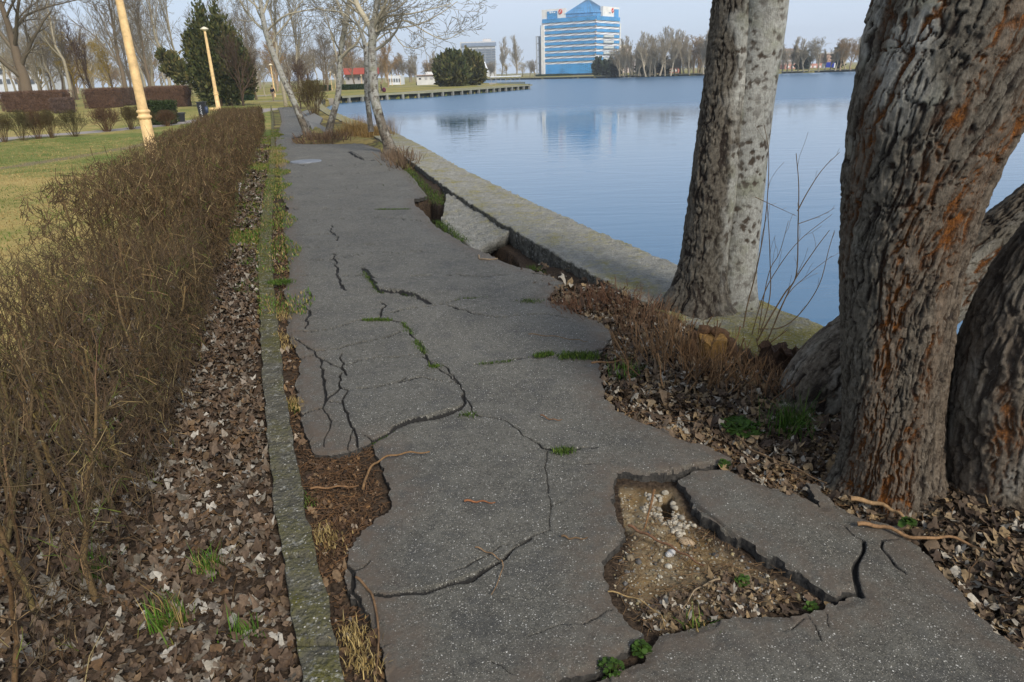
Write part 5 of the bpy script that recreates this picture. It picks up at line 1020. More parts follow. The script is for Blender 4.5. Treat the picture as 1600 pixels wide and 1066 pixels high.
x2, y2 = g(600.5, 144.7); gq = Geo(); gq.lathe((0, 0, .30), [(.12, 0), (.26, .10), (.30, .35), (.20, .6), (.06, .68)], 10, (.10, .02, .04)); o = gq.build("bag", M_CLOTH); o.location = (x2, y2, -.25); tag(o, "dark maroon bag on the bank beside the walking person", "bag")

# ------------------------------------------------------------------ bare trees (unit kinds, 10 m tall) and evergreens
def bare_kind(seed, tr=.16, hfork=.3, m=(9, 6, 5, 4), ratio=(.52, .5, .5, .5), spread=(.75, .7, .7, .7), up=(.25, .15, .1, .05), col=(.17, .14, .115), tcol=(.16, .13, .105), drop=0., minr=.012, wob=.14, topk=1.0, lean=0.0):
    rng = np.random.default_rng(seed); K = 9; z = np.linspace(0, 10 * topk * .82, K); P = np.zeros((1, K, 3)); P[0, :, 2] = z; P[0, :, :2] = rng.normal(0, .12, (K, 2)).cumsum(0) * .8; P[0, 0, :2] = 0; P[0, :, 0] += lean * z; P[0, 0, 2] = -.3
    R = (tr * np.linspace(1.15, .18, K))[None]; tk = Geo(); tk.tubes(P, R, 10, tcol); cg = Geo(); a, ar = P, R
    for k in range(4):
        a, ar = grow(a, ar, m[k], ratio[k], (.55, .55, .55, .6)[k], spread[k], up[k], (7, 6, 5, 4)[k], wob, hfork if k == 0 else .18, rng=rng, drop=drop * (k >= 2), minr=minr * (1.6, 1.2, 1, .8)[k])
        f = (1, .95, .9, .85)[k]; cc = np.array(col) * f * (1 + rng.uniform(-.25, .25, (len(a), 1))); cg.tubes(a, ar, (6, 4, 3, 3)[k], cc)
    return tk.build("trunk", M_BARK, mesh_only=True), cg.build("crown", M_BARK, mesh_only=True)
KINDS = {
 'spread': bare_kind(1, .30, .22, (10, 7, 6, 4), spread=(.95, .75, .7, .7), up=(.3, .15, .05, 0), ratio=(.62, .52, .5, .5), minr=.010, col=(.165, .145, .12)),
 'grey': bare_kind(2, .17, .25, (12, 6, 5, 4), spread=(.6, .6, .65, .7), up=(.45, .2, .1, .05), col=(.20, .18, .16), minr=.012),
 'pale': bare_kind(3, .13, .30, (11, 6, 4, 3), spread=(.55, .6, .7, .7), up=(.5, .25, .1, .05), col=(.27, .255, .225), tcol=(.36, .34, .30), minr=.011),
 'brown': bare_kind(4, .16, .10, (11, 7, 6, 4), spread=(.75, .7, .65, .7), up=(.5, .3, .15, .1), ratio=(.72, .5, .45, .5), col=(.10, .068, .055), tcol=(.06, .045, .038), minr=.012, wob=.18, topk=.8),
 'willow': bare_kind(5, .20, .25, (10, 7, 7, 6), spread=(.8, .7, .6, .4), up=(.3, .1, 0, -.4), ratio=(.6, .5, .55, .7), col=(.40, .30, .06), tcol=(.14, .11, .08), drop=.30, minr=.012, topk=.85),
 'poplar': bare_kind(6, .15, .12, (16, 6, 5, 4), spread=(.38, .4, .45, .5), up=(.8, .5, .3, .2), ratio=(.42, .5, .5, .5), col=(.24, .205, .18), tcol=(.2, .18, .16), minr=.016),
 'far_round': bare_kind(7, .20, .18, (12, 7, 6, 4), spread=(.75, .7, .7, .7), up=(.4, .2, .1, .05), ratio=(.6, .5, .5, .5), col=(.36, .335, .30), tcol=(.26, .24, .21), minr=.016, topk=.9),  # far kinds: paleness of haze is put into trunk and twig colours
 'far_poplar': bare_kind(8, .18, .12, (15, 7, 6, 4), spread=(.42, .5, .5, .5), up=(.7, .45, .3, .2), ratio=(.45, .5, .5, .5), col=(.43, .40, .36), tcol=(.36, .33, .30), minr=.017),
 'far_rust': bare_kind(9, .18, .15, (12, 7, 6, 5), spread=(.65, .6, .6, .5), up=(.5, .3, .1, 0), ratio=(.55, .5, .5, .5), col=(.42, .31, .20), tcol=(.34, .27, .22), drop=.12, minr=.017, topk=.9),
}
def tree(kind, u, v, vtop, label, group=None, name="bare_tree", wf=1.0, Yfix=None, rz=None):
    x, y = g(u, v); ht = atY(u, vtop, y)[2]; s = ht / 10.0; rz = RNG.uniform(0, 6.28) if rz is None else rz
    t = thing(name, (x, y, 0), label, "tree", group, rz)
    for nm, me in zip(("trunk", "crown"), KINDS[kind]): o = link(nm, me, t); o.scale = (s * wf, s * wf, s)
    return t
def hz(u): return 115 - (u - 800) * .0332
# prominent trees at left
tree('spread', 47, 172, -95, "large spreading bare tree with thick grey-brown trunk behind the left brown hedge", wf=1.15, rz=1.0)
tree('brown', 148, 164, 34, "small round dark-brown bare tree between the two left clipped hedges", rz=.4, wf=.85)
tree('pale', 20, 166, -30, "thin leaning bare tree at the extreme left of the park")
tree('pale', 108, 158, -60, "tall pale bare tree behind the small round dark-brown tree", name="bare_tree")
tree('grey', 196, 157, -70, "tall grey bare tree directly behind the large fluted lamp post")
tree('pale', 262, 154, -90, "tall pale slender tree left of the evergreen", wf=.9)
tree('pale', 284, 152, -60, "tall pale slender tree touching the left lobe of the evergreen", wf=.8)
tree('grey', 236, 156, -20, "mid-height grey bare tree right of the large fluted lamp post")
tree('willow', 122, 156, 52, "yellow-twigged weeping willow behind the leftmost brown hedge", name="willow_tree", rz=.3)
tree('willow', 180, 155, 62, "yellow-twigged weeping willow behind the small round dark-brown tree", name="willow_tree")
tree('willow', 68, 156, 75, "low yellowish willow behind the large spreading tree", name="willow_tree")
tree('brown', 381, 166, 52, "dark wide-branched bare tree in front of the evergreen's right side", wf=1.0, rz=2.)
tree('pale', 447, 166, -60, "pale slender forked tree behind the leaning young poplar, left of the brown thicket")
tree('pale', 476, 160, -40, "pale bare tree rising out of the brown thicket behind the young poplars")
tree('grey', 402, 156, 48, "small grey bare tree at the right side of the evergreen")
tree('pale', 416, 151, 92, "short white-stemmed tree left of the person in the dark jacket", wf=1.2)
tree('far_rust', 606, 136, 66, "brownish weeping bare tree right of the spotted white poplar", wf=1.15)
tree('grey', 553, 140, 60, "grey bare tree in front of the red roof", wf=.9)
tree('far_round', 652, 130, 84, "grey bare tree behind the white building, left of its yellow willow", wf=.8)
tree('willow', 690, 128, 100, "small yellow willow between the white building and the round evergreen", name="willow_tree", wf=.9)
tree('far_poplar', 784, 120.6, 68, "tall grey bare poplar left of the blue office, rightmost but one", wf=1.2)
tree('far_poplar', 806, 120, 66, "tallest grey bare poplar just left of the blue office", wf=1.3)
tree('willow', 792, 120.8, 100, "left of two yellow willows beside the blue office", name="willow_tree", wf=1.3)
tree('willow', 817, 120.4, 98, "right of two yellow willows beside the blue office", name="willow_tree", wf=1.3)
rng = np.random.default_rng(123)
for i in range(46):
    u = rng.uniform(-70, 560); b = hz(u) + rng.uniform(11.5, 19); k = ['grey', 'pale', 'far_round', 'grey', 'brown', 'far_rust', 'pale'][rng.integers(0, 7)]
    top = rng.uniform(5, 80) if k in ('grey', 'pale') else rng.uniform(45, 95)
    if u > 430: top = max(top, 55)
    tree(k, u, b, top, "bare tree in the dense park wood behind the lawn, left half of the photo", "bare trees of the park wood behind the lawn")
for i in range(44):
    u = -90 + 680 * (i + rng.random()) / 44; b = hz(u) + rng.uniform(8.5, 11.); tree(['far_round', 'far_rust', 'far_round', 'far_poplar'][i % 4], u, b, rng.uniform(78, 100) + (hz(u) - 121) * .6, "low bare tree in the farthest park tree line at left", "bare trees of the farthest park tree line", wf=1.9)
for i in range(16):
    u = 560 + 130 * (i + rng.random()) / 16; tree(['far_round', 'far_rust', 'far_poplar'][i % 3], u, hz(u) + 8.5, rng.uniform(86, 104), "distant bare tree behind the white building across the lawn", "distant bare trees behind the white building", wf=1.6)
for u in (715, 748, 757, 766, 774, 828, 836): tree('far_round', u, hz(u) + 7.2, rng.uniform(92, 102), "distant low bare tree left of the blue office", "distant low bare trees left of the blue office", wf=1.5)
FT = [(968, 74), (976, 70), (985, 66), (993, 74), (1001, 72), (1009, 60), (1015, 54), (1023, 66), (1031, 54), (1039, 68), (1048, 58), (1054, 55), (1061, 62), (1069, 58), (1077, 66), (1084, 60), (1091, 62), (1099, 58), (1106, 60), (1113, 57), (1124, 60), (1136, 58), (1150, 62), (1165, 60), (1180, 64), (1196, 62), (1206, 66), (1214, 62)]
for i, (u, tp) in enumerate(FT):
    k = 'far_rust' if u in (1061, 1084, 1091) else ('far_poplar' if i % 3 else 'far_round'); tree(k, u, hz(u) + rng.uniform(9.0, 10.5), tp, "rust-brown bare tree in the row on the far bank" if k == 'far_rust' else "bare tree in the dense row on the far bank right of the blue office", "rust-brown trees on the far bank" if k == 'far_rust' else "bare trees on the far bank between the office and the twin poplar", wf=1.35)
for i in range(26):
    u = 966 + 150 * (i + rng.random()) / 26; tree('far_round', u, hz(u) + rng.uniform(8.6, 9.4), rng.uniform(82, 94), "low bare scrub tree under the row on the far bank", "low scrub trees on the far bank", wf=1.9)
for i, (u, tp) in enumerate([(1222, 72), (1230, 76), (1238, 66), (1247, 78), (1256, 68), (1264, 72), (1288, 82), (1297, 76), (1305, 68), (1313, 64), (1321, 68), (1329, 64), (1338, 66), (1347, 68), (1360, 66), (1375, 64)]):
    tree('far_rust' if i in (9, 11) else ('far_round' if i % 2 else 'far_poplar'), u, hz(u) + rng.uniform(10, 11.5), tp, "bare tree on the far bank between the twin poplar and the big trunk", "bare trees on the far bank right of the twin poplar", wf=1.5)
tree('far_round', 1279, hz(1279) + 11.8, 59, "tallest round bare tree on the far bank beside the blue container", wf=1.35)

def evergreen(name, u, v, lobes, n, label, leaf, cols, cat="tree", seed=1, trunk=True, group=None):
    """lobes: (du_px, vtop, vbot, halfwidth_px)"""
    rng = np.random.default_rng(seed); x, y = g(u, v); t = thing(name, (x, y, 0), label, cat, group); sc_ = y / ray(u, v)[1]; gq = Geo(); tot = sum(l[3] * (l[2] - l[1]) for l in lobes)
    for du, vt, vb, hw in lobes:
        z1 = atY(u, vt, y)[2]; z0 = max(atY(u, vb, y)[2], .0); cx = du * sc_; rw = hw * sc_; c = int(n * hw * (vb - vt) / tot); cy = rng.uniform(-.3, .3) * rw
        w_ = unit(rng.normal(size=(c, 3))); rr = rng.uniform(.72, 1.06, c) * (1 + .6 * fbm(w_ * 2.9 + seed + du, 4)); inner = rng.random(c) < .18; rr[inner] *= .6
        zz = (w_[:, 2] * .5 + .5); prof = 1.0 - .35 * np.clip(zz - .4, 0, 1)
        P = np.stack([cx + w_[:, 0] * rr * rw * prof, cy + w_[:, 1] * rr * rw * prof, z0 + (z1 - z0) * np.clip(.5 + .5 * w_[:, 2] * rr, 0, 1.08)], 1)
        cl = fbm(P / (rw * .28) + seed, 2); colr = np.array(cols)[np.clip(((cl + rng.normal(0, .16, c)) * 2.2 + len(cols) / 2).astype(int), 0, len(cols) - 1)] * rng.uniform(.75, 1.25, (c, 1))
        d = unit(w_ * .7 + rng.normal(0, .45, (c, 3)) + np.array([0, 0, .9])); s_ = unit(np.cross(d, rng.normal(size=(c, 3)))); L = leaf * rng.lognormal(0, .3, c)[:, None]
        V = np.stack([P - s_ * L * .3, P + s_ * L * .3, P + d * L + s_ * L * .1, P + d * L * .9 - s_ * L * .12], 1).reshape(-1, 3); gq.add(V, np.arange(c)[:, None] * 4 + np.arange(4)[None], np.repeat(colr, 4, 0))
    gq.build("crown", M_FOL, t)
    if trunk: q = Geo(); q.tubes(np.array([(0, 0, -.3), (.05, 0, 1.2), (0, .1, z1 * .6)]), np.array([.2, .17, .06]) * max(1, sc_ * 12), 8, (.09, .07, .05)); q.build("trunk", M_BARK, t)
    return t
DG = [(.025, .036, .012), (.042, .054, .016), (.07, .075, .022), (.11, .10, .03), (.17, .13, .045)]
evergreen("evergreen_tree", 345, 166, [(-30, 48, 105, 11), (-20, 28, 150, 13), (-7, 10, 155, 14), (6, 22, 150, 13), (17, 6, 120, 12), (30, 34, 150, 13), (43, 56, 150, 12), (52, 84, 148, 9), (-36, 100, 140, 8), (-14, 90, 163, 18), (16, 95, 166, 22)], 15000, "tall shaggy dark evergreen tree behind the second lamp post", .26, DG, seed=3)
evergreen("evergreen_tree", 282, 162, [(-14, 76, 96, 7), (0, 84, 122, 14), (12, 96, 132, 12), (-4, 100, 116, 12)], 2600, "small olive evergreen lobe on the left side of the shaggy evergreen", .36, DG[1:], seed=5)
evergreen("evergreen_shrub", 708, 135.2, [(-15, 88, 134, 12), (-4, 84, 135, 14), (8, 82, 135, 13), (2, 90, 135.2, 22)], 9000, "wide round dark evergreen on the spit, left of two", .6, DG[:4] + [(.07, .10, .02)], seed=7)
evergreen("evergreen_shrub", 740, 133.4, [(-6, 80, 133, 10), (6, 86, 132, 11), (0, 94, 133.4, 15)], 6000, "narrower olive-tipped evergreen on the spit, right of two", .6, DG[1:], seed=8)
for u, v, tp, hw, lb_ in ((934, 118.6, 95, 5, "dark pine at the corner of the blue office"), (951, 118.4, 97, 9, "wide dark pine before the right face of the blue office"), (962, 118.3, 100, 6, "small dark pine at the right end of the blue office"), (1004, 117, 95, 7, "dark pine on the far bank behind a pale lamp post"), (1018, 116.6, 96, 4, "small dark pine behind the tallest far lamp post"), (1037, 116, 96, 6, "dark pine under the bare trees of the far bank"), (1308, 107.6, 77, 4, "dark pine right of the blue container"), (1253, 109, 88, 7, "dark rounded pine on the far bank left of the blue container")):
    evergreen("pine_tree", u, v, [(0, tp, v - 3, hw * .7), (-hw * .4, tp + 6, v - 1, hw * .6), (hw * .4, tp + 5, v - 2, hw * .6)], 1300, lb_, 1.5, [(.022, .035, .022), (.035, .05, .03), (.05, .06, .035)], seed=int(u))

# --- clipped hedges and shrubs in the park
def box_hedge(u0, u1, v, vtop, depth, label, col, n=7000, seed=1, group=None, ang=0., name="clipped_hedge", leaf=.07, green=False):
    rng = np.random.default_rng(seed); x0, y0 = g(u0, v); x1 = x0 + (u1 - u0) * y0 / ray(u0, v)[1]; ht = atY(u0, vtop, y0)[2]; W_ = x1 - x0; t = thing(name, (x0, y0, 0), label, "hedge", group, ang)
    nx, nz_ = 34, 14; th_ = np.linspace(0, 2 * PI, 64, endpoint=False); S, T = np.meshgrid(np.linspace(0, 1, nz_), th_, indexing='ij')
    def se(a, p): return np.sign(a) * np.abs(a) ** p
    prof = np.where(S < .85, .93 + .07 * S, .99 * np.sqrt(np.clip(1 - ((S - .85) / .15) ** 2 * .5, 0, 1)))
    X = W_ / 2 + W_ / 2 * se(np.cos(T), .35) * prof; Y = depth / 2 + depth / 2 * se(np.sin(T), .35) * prof; Z = S * ht; q = np.stack([X, Y, Z], -1); nn = fbm(q * 1.6 + seed, 4)[..., None]
    q = q + (q - np.array([W_ / 2, depth / 2, ht / 2])) * nn * .10; V = q.reshape(-1, 3); i = np.arange(nz_ - 1)[:, None] * 64; j = np.arange(64)[None]; jn = (j + 1) % 64; gq = Geo(); gq.add(V, np.stack([i + j, i + jn, i + 64 + jn, i + 64 + j], -1).reshape(-1, 4), np.array(col) * .55); c0 = V[-64:]; gq.add(np.vstack([c0, c0.mean(0)[None] + [[0, 0, .03]]]), [(a_, (a_ + 1) % 64, 64) for a_ in range(64)], np.array(col) * .7)
    fx = rng.random(n) ; face = rng.integers(0, 10, n); px = rng.uniform(0, W_, n); py = np.where(face < 5, rng.uniform(-.04, .05, n), rng.uniform(0, depth, n)); pz = np.where(face < 5, rng.uniform(.05, 1, n) * ht, ht * rng.uniform(.93, 1.0, n)); sd_ = face == 9; px = np.where(sd_, np.where(rng.random(n) < .5, .0, W_), px); pz = np.where(sd_, rng.uniform(.05, 1, n) * ht, pz); 
    P = np.stack([px, py, pz], 1); P += (P - np.array([W_ / 2, depth / 2, ht / 2])) * fbm(P * 1.6 + seed, 4)[:, None] * .10
    d = unit(rng.normal(0, .6, (n, 3)) + np.where(face < 5, 0, 0)[:, None] + np.array([0, -.35, .75])); L = rng.uniform(.08, .2, n)[:, None]; cc = np.array(col) * rng.uniform(.5, 1.7, (n, 1))
    if green: s_ = unit(np.cross(d, rng.normal(size=(n, 3)))); V = np.stack([P - s_ * leaf, P + s_ * leaf, P + d * L], 1).reshape(-1, 3); gq.add(V, np.arange(n)[:, None] * 3 + np.arange(3)[None], np.repeat(cc, 3, 0))
    else: gq.tubes(np.stack([P - d * L * .3, P + d * L], 1), np.stack([np.full(n, .011), np.full(n, .006)], 1), 3, cc)
    gq.build("foliage" if green else "twigs", M_FOL, t); return t
BH = (.15, .085, .052)
box_hedge(2, 104, 176, 145, 2.0, "long brown clipped hedge at the far left of the lawn", BH, 9000, 2, name="clipped_hedge", ang=-.05)
box_hedge(82, 110, 178, 155, 1.2, "low rounded brown clipped hedge in front of the long left one", (.13, .085, .065), 2500, 3)
box_hedge(134, 180, 170, 140, 2.5, "square brown clipped hedge under the small round dark-brown tree", BH, 5000, 4)
box_hedge(181, 206, 166, 139, 2.5, "brown clipped hedge just left of the large fluted lamp post", (.125, .08, .055), 3500, 5)
box_hedge(208, 246, 164, 139, 2.5, "brown clipped hedge just behind the large fluted lamp post", (.13, .08, .055), 3500, 6)
box_hedge(230, 290, 169, 137, 2.5, "tall brown clipped hedge right of the large fluted lamp post", BH, 6000, 7)
GH = (.022, .042, .012)
box_hedge(318, 352, 163, 144, 2.0, "dark green clipped hedge left under the shaggy evergreen", GH, 3500, 8, green=True)
box_hedge(362, 392, 158, 144, 1.6, "dark green clipped hedge right under the shaggy evergreen", GH, 2500, 9, green=True)
box_hedge(484, 515, 143, 134.5, 2.0, "long dark green hedge behind the young poplars, left piece", GH, 1500, 10, green=True, leaf=.12)
box_hedge(533, 572, 141, 133, 2.0, "long dark green hedge behind the young poplars, right piece", GH, 1500, 11, green=True, leaf=.12)
box_hedge(231, 270, 196, 161, 1.0, "small dark green bush beside the park bench", (.035, .05, .016), 3500, 12, green=True, leaf=.035, name="green_bush")
box_hedge(651, 676, 133, 128.5, 2.0, "low green hedge before the white building", (.03, .05, .02), 700, 13, green=True, leaf=.2)
box_hedge(838, 902, 120.0, 116.8, 4.0, "long low green hedge at the foot of the blue office", (.025, .05, .02), 1800, 14, green=True, leaf=.3)
def multi_bush(seed, n=38, col=(.12, .085, .05), tipc=(.11, .095, .04)):
    rng = np.random.default_rng(seed); K = 6; b = rng.normal(0, .09, (n, 2)); d = unit(np.concatenate([b * 5 + rng.normal(0, .22, (n, 2)), np.ones((n, 1))], 1)); P = np.zeros((n, K, 3)); P[:, 0, :2] = b; P[:, 0, 2] = -.03
    for k in range(1, K): P[:, k] = P[:, k - 1] + d * (rng.uniform(.16, .2, n))[:, None]; d = unit(d + rng.normal(0, .12, (n, 3)))
    P[..., 2] = np.minimum(P[..., 2], .95); R = rng.uniform(.008, .016, n)[:, None] * np.linspace(1, .4, K)[None]; gq = Geo(); gq.tubes(P, R, 4, col); a, ar = grow(P, R, 9, .42, .6, .8, .2, 4, .2, .45, rng=rng, minr=.005); a[..., 2] = np.minimum(a[..., 2], 1.0 + rng.uniform(-.05, .04, (len(a), 1))); gq.tubes(a, ar, 3, np.array(col) * rng.uniform(.6, 1.2, (len(a), 1)))
    a, ar = grow(a, ar, 4, .5, .7, .8, .15, 3, .2, .3, rng=rng, minr=.004); a[..., 2] = np.minimum(a[..., 2], 1.0 + rng.uniform(-.05, .04, (len(a), 1))); gq.tubes(a, ar, 3, np.array(tipc) * rng.uniform(.6, 1.3, (len(a), 1))); return gq.build("bush", M_BARK, mesh_only=True)
BUSH = [multi_bush(1), multi_bush(2, 30, (.10, .08, .045), (.09, .085, .035)), multi_bush(3, 46, (.13, .08, .05), (.11, .07, .045))]
for k, (u, v, tp, wf, lb_) in enumerate([(8, 222, 178, .55, "leftmost sparse shrub"), (36, 220, 172, .55, "second sparse shrub from the left edge"), (60, 217, 172, .5, "third sparse shrub from the left edge"), (82, 216, 172, .5, "fourth sparse shrub from the left edge"), (118, 213.5, 172, .62, "widest sparse shrub, with a dark multi-stemmed foot"), (168, 205, 168, .6, "thin-stemmed sparse shrub mid-row"), (205, 202, 167, .6, "sparse shrub just left of the large fluted lamp post"), (226, 200, 166, .5, "sparse shrub hidden behind the large fluted lamp post"), (262, 197, 172, .45, "small sparse shrub in front of the green bush")]):
    x, y = g(u, v); s = atY(u, tp, y)[2]; o = link("sparse_shrub", BUSH[k % 3], None, (x, y, 0)); w_ = 42 * y / 1067 / 1.35 * wf / .55 * .62; o.scale = (w_, w_, s); o.rotation_euler = (0, 0, k * 1.3); tag(o, lb_ + " along the pale side path", "shrub", "sparse clipped shrubs along the pale side path")
for u_, v_, lb2 in ((470, 170, 'left'), (482, 168, 'right')): tree('brown', u_, v_, 92, 'dense reddish-brown low thicket tree behind the leaning young poplar, ' + lb2 + ' of two', name='thicket_tree', wf=.9)
x, y = g(492, 183); o = link("bare_shrub", BUSH[0], None, (x, y, 0)); o.scale = (1.2, 1.2, 2.1); tag(o, "small bare dark shrub on the quay bend behind the young poplars", "shrub")

# ------------------------------------------------------------------ spit wall with piers, far bank wall
def quay(label, P, z0, z1, nsteps, posts, pst, name, slab=.35, over=.5, mat=M_FAR, col=(.25, .24, .16)):
    t = thing(name, (P[0][0], P[0][1], 0), label, "wall"); gq = Geo(); P = rs(P, nsteps); T = unit(np.gradient(P, axis=0)); N = np.stack([T[:, 1], -T[:, 0]], 1); off = np.array([t.location[0], t.location[1], 0])
    def ribbon(o0, o1, za, zb, c):
        a, b = P + N * o0, P + N * o1; n = len(P); V = np.concatenate([np.c_[a, np.full(n, zb)], np.c_[b, np.full(n, zb)], np.c_[b, np.full(n, za)], np.c_[a, np.full(n, za)]]); i = np.arange(n - 1)
        for k in range(4): gq.add(V, np.stack([k * n + i, k * n + i + 1, ((k + 1) % 4) * n + i + 1, ((k + 1) % 4) * n + i], 1), c)
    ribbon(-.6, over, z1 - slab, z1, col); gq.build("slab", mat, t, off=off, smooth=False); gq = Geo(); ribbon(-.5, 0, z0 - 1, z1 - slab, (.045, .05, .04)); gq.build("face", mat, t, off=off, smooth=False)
    if posts:
        gq = Geo(); ds = np.concatenate([[0], np.cumsum(np.linalg.norm(np.diff(P, axis=0), axis=1))]); 
        for s in np.arange(pst / 2, ds[-1], pst):
            k = min(np.searchsorted(ds, s), len(P) - 1); gq.box((*(P[k] + N[k] * (over - .12)), (z1 - slab + z0 - .5) / 2), (.34, .34, z1 - slab - z0 + .5), math.atan2(T[k, 1], T[k, 0]), (.22, .215, .19))
        o = gq.build("piers", mat, t, off=off, smooth=False)
    return t
quay("pale slab edge on short piers along the grassy spit", PROM, WZ, .06, 160, True, 2.6, "spit_wall", .22, .5)
quay("back edge wall of the grassy spit", PROMB[:3], WZ, .04, 60, False, 1, "spit_wall", .2, .2)
quay("long low concrete bank wall of the far shore", FARS, WZ, .03, 300, False, 1, "far_bank_wall", .25, .3)

# ------------------------------------------------------------------ buildings
def fbox(gq, A, B, z0, z1, o0, o1, col):
    A, B = np.array(A, float), np.array(B, float); d = unit(B - A); n = np.array([d[1], -d[0]]); gq.prism([tuple(A + n * o1), tuple(B + n * o1), tuple(B + n * o0), tuple(A + n * o0)], z0, z1, col)
Yc = 392.0
C0 = atY(930, 60, Yc)[:2]; Lf = atY(848.5, 60, Yc + 13)[:2]; Rt = atY(966, 60, Yc + 17)[:2]; Bk = Lf + Rt - C0
tB_ = thing("office_building", (C0[0], C0[1], 0), "tall blue glass office block with white striped floors and a glass pyramid roof", "building"); offo = np.array([C0[0], C0[1], 0])
def ob(gq, name, mat=M_FAR, parent=tB_, sm=False): return gq.build(name, mat, parent, smooth=sm, off=offo)
zc = lambda v, u=930, Y=Yc: atY(u, v, Y)[2]
ztop = zc(33.5); fl = (zc(35.5) - zc(98)) / 7.
gq = Geo(); gq.prism([Lf, C0, Rt, Bk], -.5, ztop - 1.2, (.06, .08, .12)); ob(gq, "core")
zb = [zc(98) + fl * k for k in range(8)]
for k in range(8):
    lo_z = zb[k] ; gl = Geo()
    for A, B in ((Lf, C0), (C0, Rt)): fbox(gl, A, B, (lo_z + fl * .44) if k < 7 else lo_z + fl * .44, lo_z + fl * (.93 if k < 7 else 1.15), -.2, .9, (.5,) * 3)
    ob(gl, "glass_band", M_BLUE)
gl = Geo(); fbox(gl, Lf + (C0 - Lf) * .05, C0, .9, zb[0] - .05, -.2, .5, (.5,) * 3); fbox(gl, C0, Rt, .9, zb[0] - .05, -.2, .5, (.5,) * 3); ob(gl, "ground_floor_glass", M_BLUE)
k_ = NT("striped_band"); sx = k_.n("SeparateXYZ", i0=k_.co()); v1 = k_.math('FRACT', k_.math('ADD', k_.math('MULTIPLY', sx.outputs[0], .17), k_.math('MULTIPLY', sx.outputs[2], -.9))); M_BAND = k_.out(k_.mix(k_.math('LESS_THAN', v1, .26), (.78, .77, .76), (.36, .29, .33)), .6)
for k in range(8):
    gw = Geo()
    for A, B in ((Lf, C0), (C0, Rt)): fbox(gw, A, B, zb[k] - fl * .02, zb[k] + fl * .42, -.2, .45, (.5,) * 3)
    ob(gw, "floor_band", M_BAND)
for k in range(8): gw = Geo(); gw.box((C0[0], C0[1] - .6, zb[k] + fl * .5), (1.0, 1.0, .5), .3, (.30, .30, .32)); ob(gw, "corner_light")
W1 = (.74, .72, .69)
gw = Geo(); fbox(gw, Lf - unit(C0 - Lf) * .6, Lf + (C0 - Lf) * .045, -.3, ztop - .5, -1, 1.6, W1); ob(gw, "end_pier")
d1 = (C0 - Lf); gw = Geo(); zt1 = zc(15.5, 848, Yc + 13); fbox(gw, Lf - unit(d1) * .6, Lf + d1 * .44, ztop - 1.5, zt1, -1.5, .1, W1); ob(gw, "roof_parapet")
gw = Geo(); fbox(gw, Lf + d1 * .09, Lf + d1 * .285, ztop - .3, zt1 - 1.1, .1, .4, (.5,) * 3); ob(gw, "sign_panel", M_BLUE)
gw = Geo()
for a in (.14, .16, .19, .22, .235): fbox(gw, Lf + d1 * a, Lf + d1 * (a + .014), zt1 - 2.0, zt1 - 1.5 + .25 * (a < .2), .4, .5, (.85, .85, .87))
ob(gw, "sign_marks")
def emblem(A, B, f, z, r):
    A, B = np.array(A), np.array(B); d = unit(B - A); n = np.array([d[1], -d[0]]); c = A + (B - A) * f; gq = Geo(); a = np.linspace(0, 2 * PI, 22, endpoint=False); V = []
    for o in (.12, .42): V += [tuple(c + d * r * .9 * math.cos(t) + n * o) + (z + r * math.sin(t),) for t in a]
    m = 22; gq.add(V, [(i, (i + 1) % m, m + (i + 1) % m, m + i) for i in range(m)], (.62, .04, .03)); gq.add(V[m:], [(0, i, i + 1) for i in range(1, m - 1)], (.62, .04, .03)); e = gq.build("emblem", M_FAR, tB_, smooth=False, off=offo)
    gq = Geo(); t = np.linspace(-1, 1, 9); P = np.array([tuple(c + d * r * .38 * math.sin(q * 2.9) + n * .5) + (z + r * .6 * q,) for q in t]); gq.tubes(P, np.full(9, r * .14), 5, (.85, .83, .8)); gq.build("emblem_curl", M_FAR, e, off=offo)
emblem(Lf, C0, .345, zt1 - 1.5, 1.15)
d2 = Rt - C0; gw = Geo(); zt2 = zc(12, 966, Yc + 17); fbox(gw, C0 + d2 * .30, Rt + unit(d2) * .3, ztop - 1.5, zt2, -1.5, .1, W1); ob(gw, "roof_parapet"); gw = Geo(); fbox(gw, C0 + d2 * .78, C0 + d2 * .97, ztop - .3, zt2 - 1.0, .1, .4, (.5,) * 3); ob(gw, "sign_panel", M_BLUE)
emblem(C0, Rt, .71, zt2 - 1.7, 1.1)
gw = Geo(); fbox(gw, Rt - unit(d2) * .3, Rt + unit(d2) * .5, -.3, ztop - .5, -1, 1.3, W1); ob(gw, "end_pier")
for k in range(5): gw = Geo(); fbox(gw, C0 + d2 * .28, C0 + d2 * .70, zb[k + 1] + fl * .05 - fl * .55, zb[k + 1] - fl * .10, .8, 1.6, (.52, .55, .55)); ob(gw, "balcony")
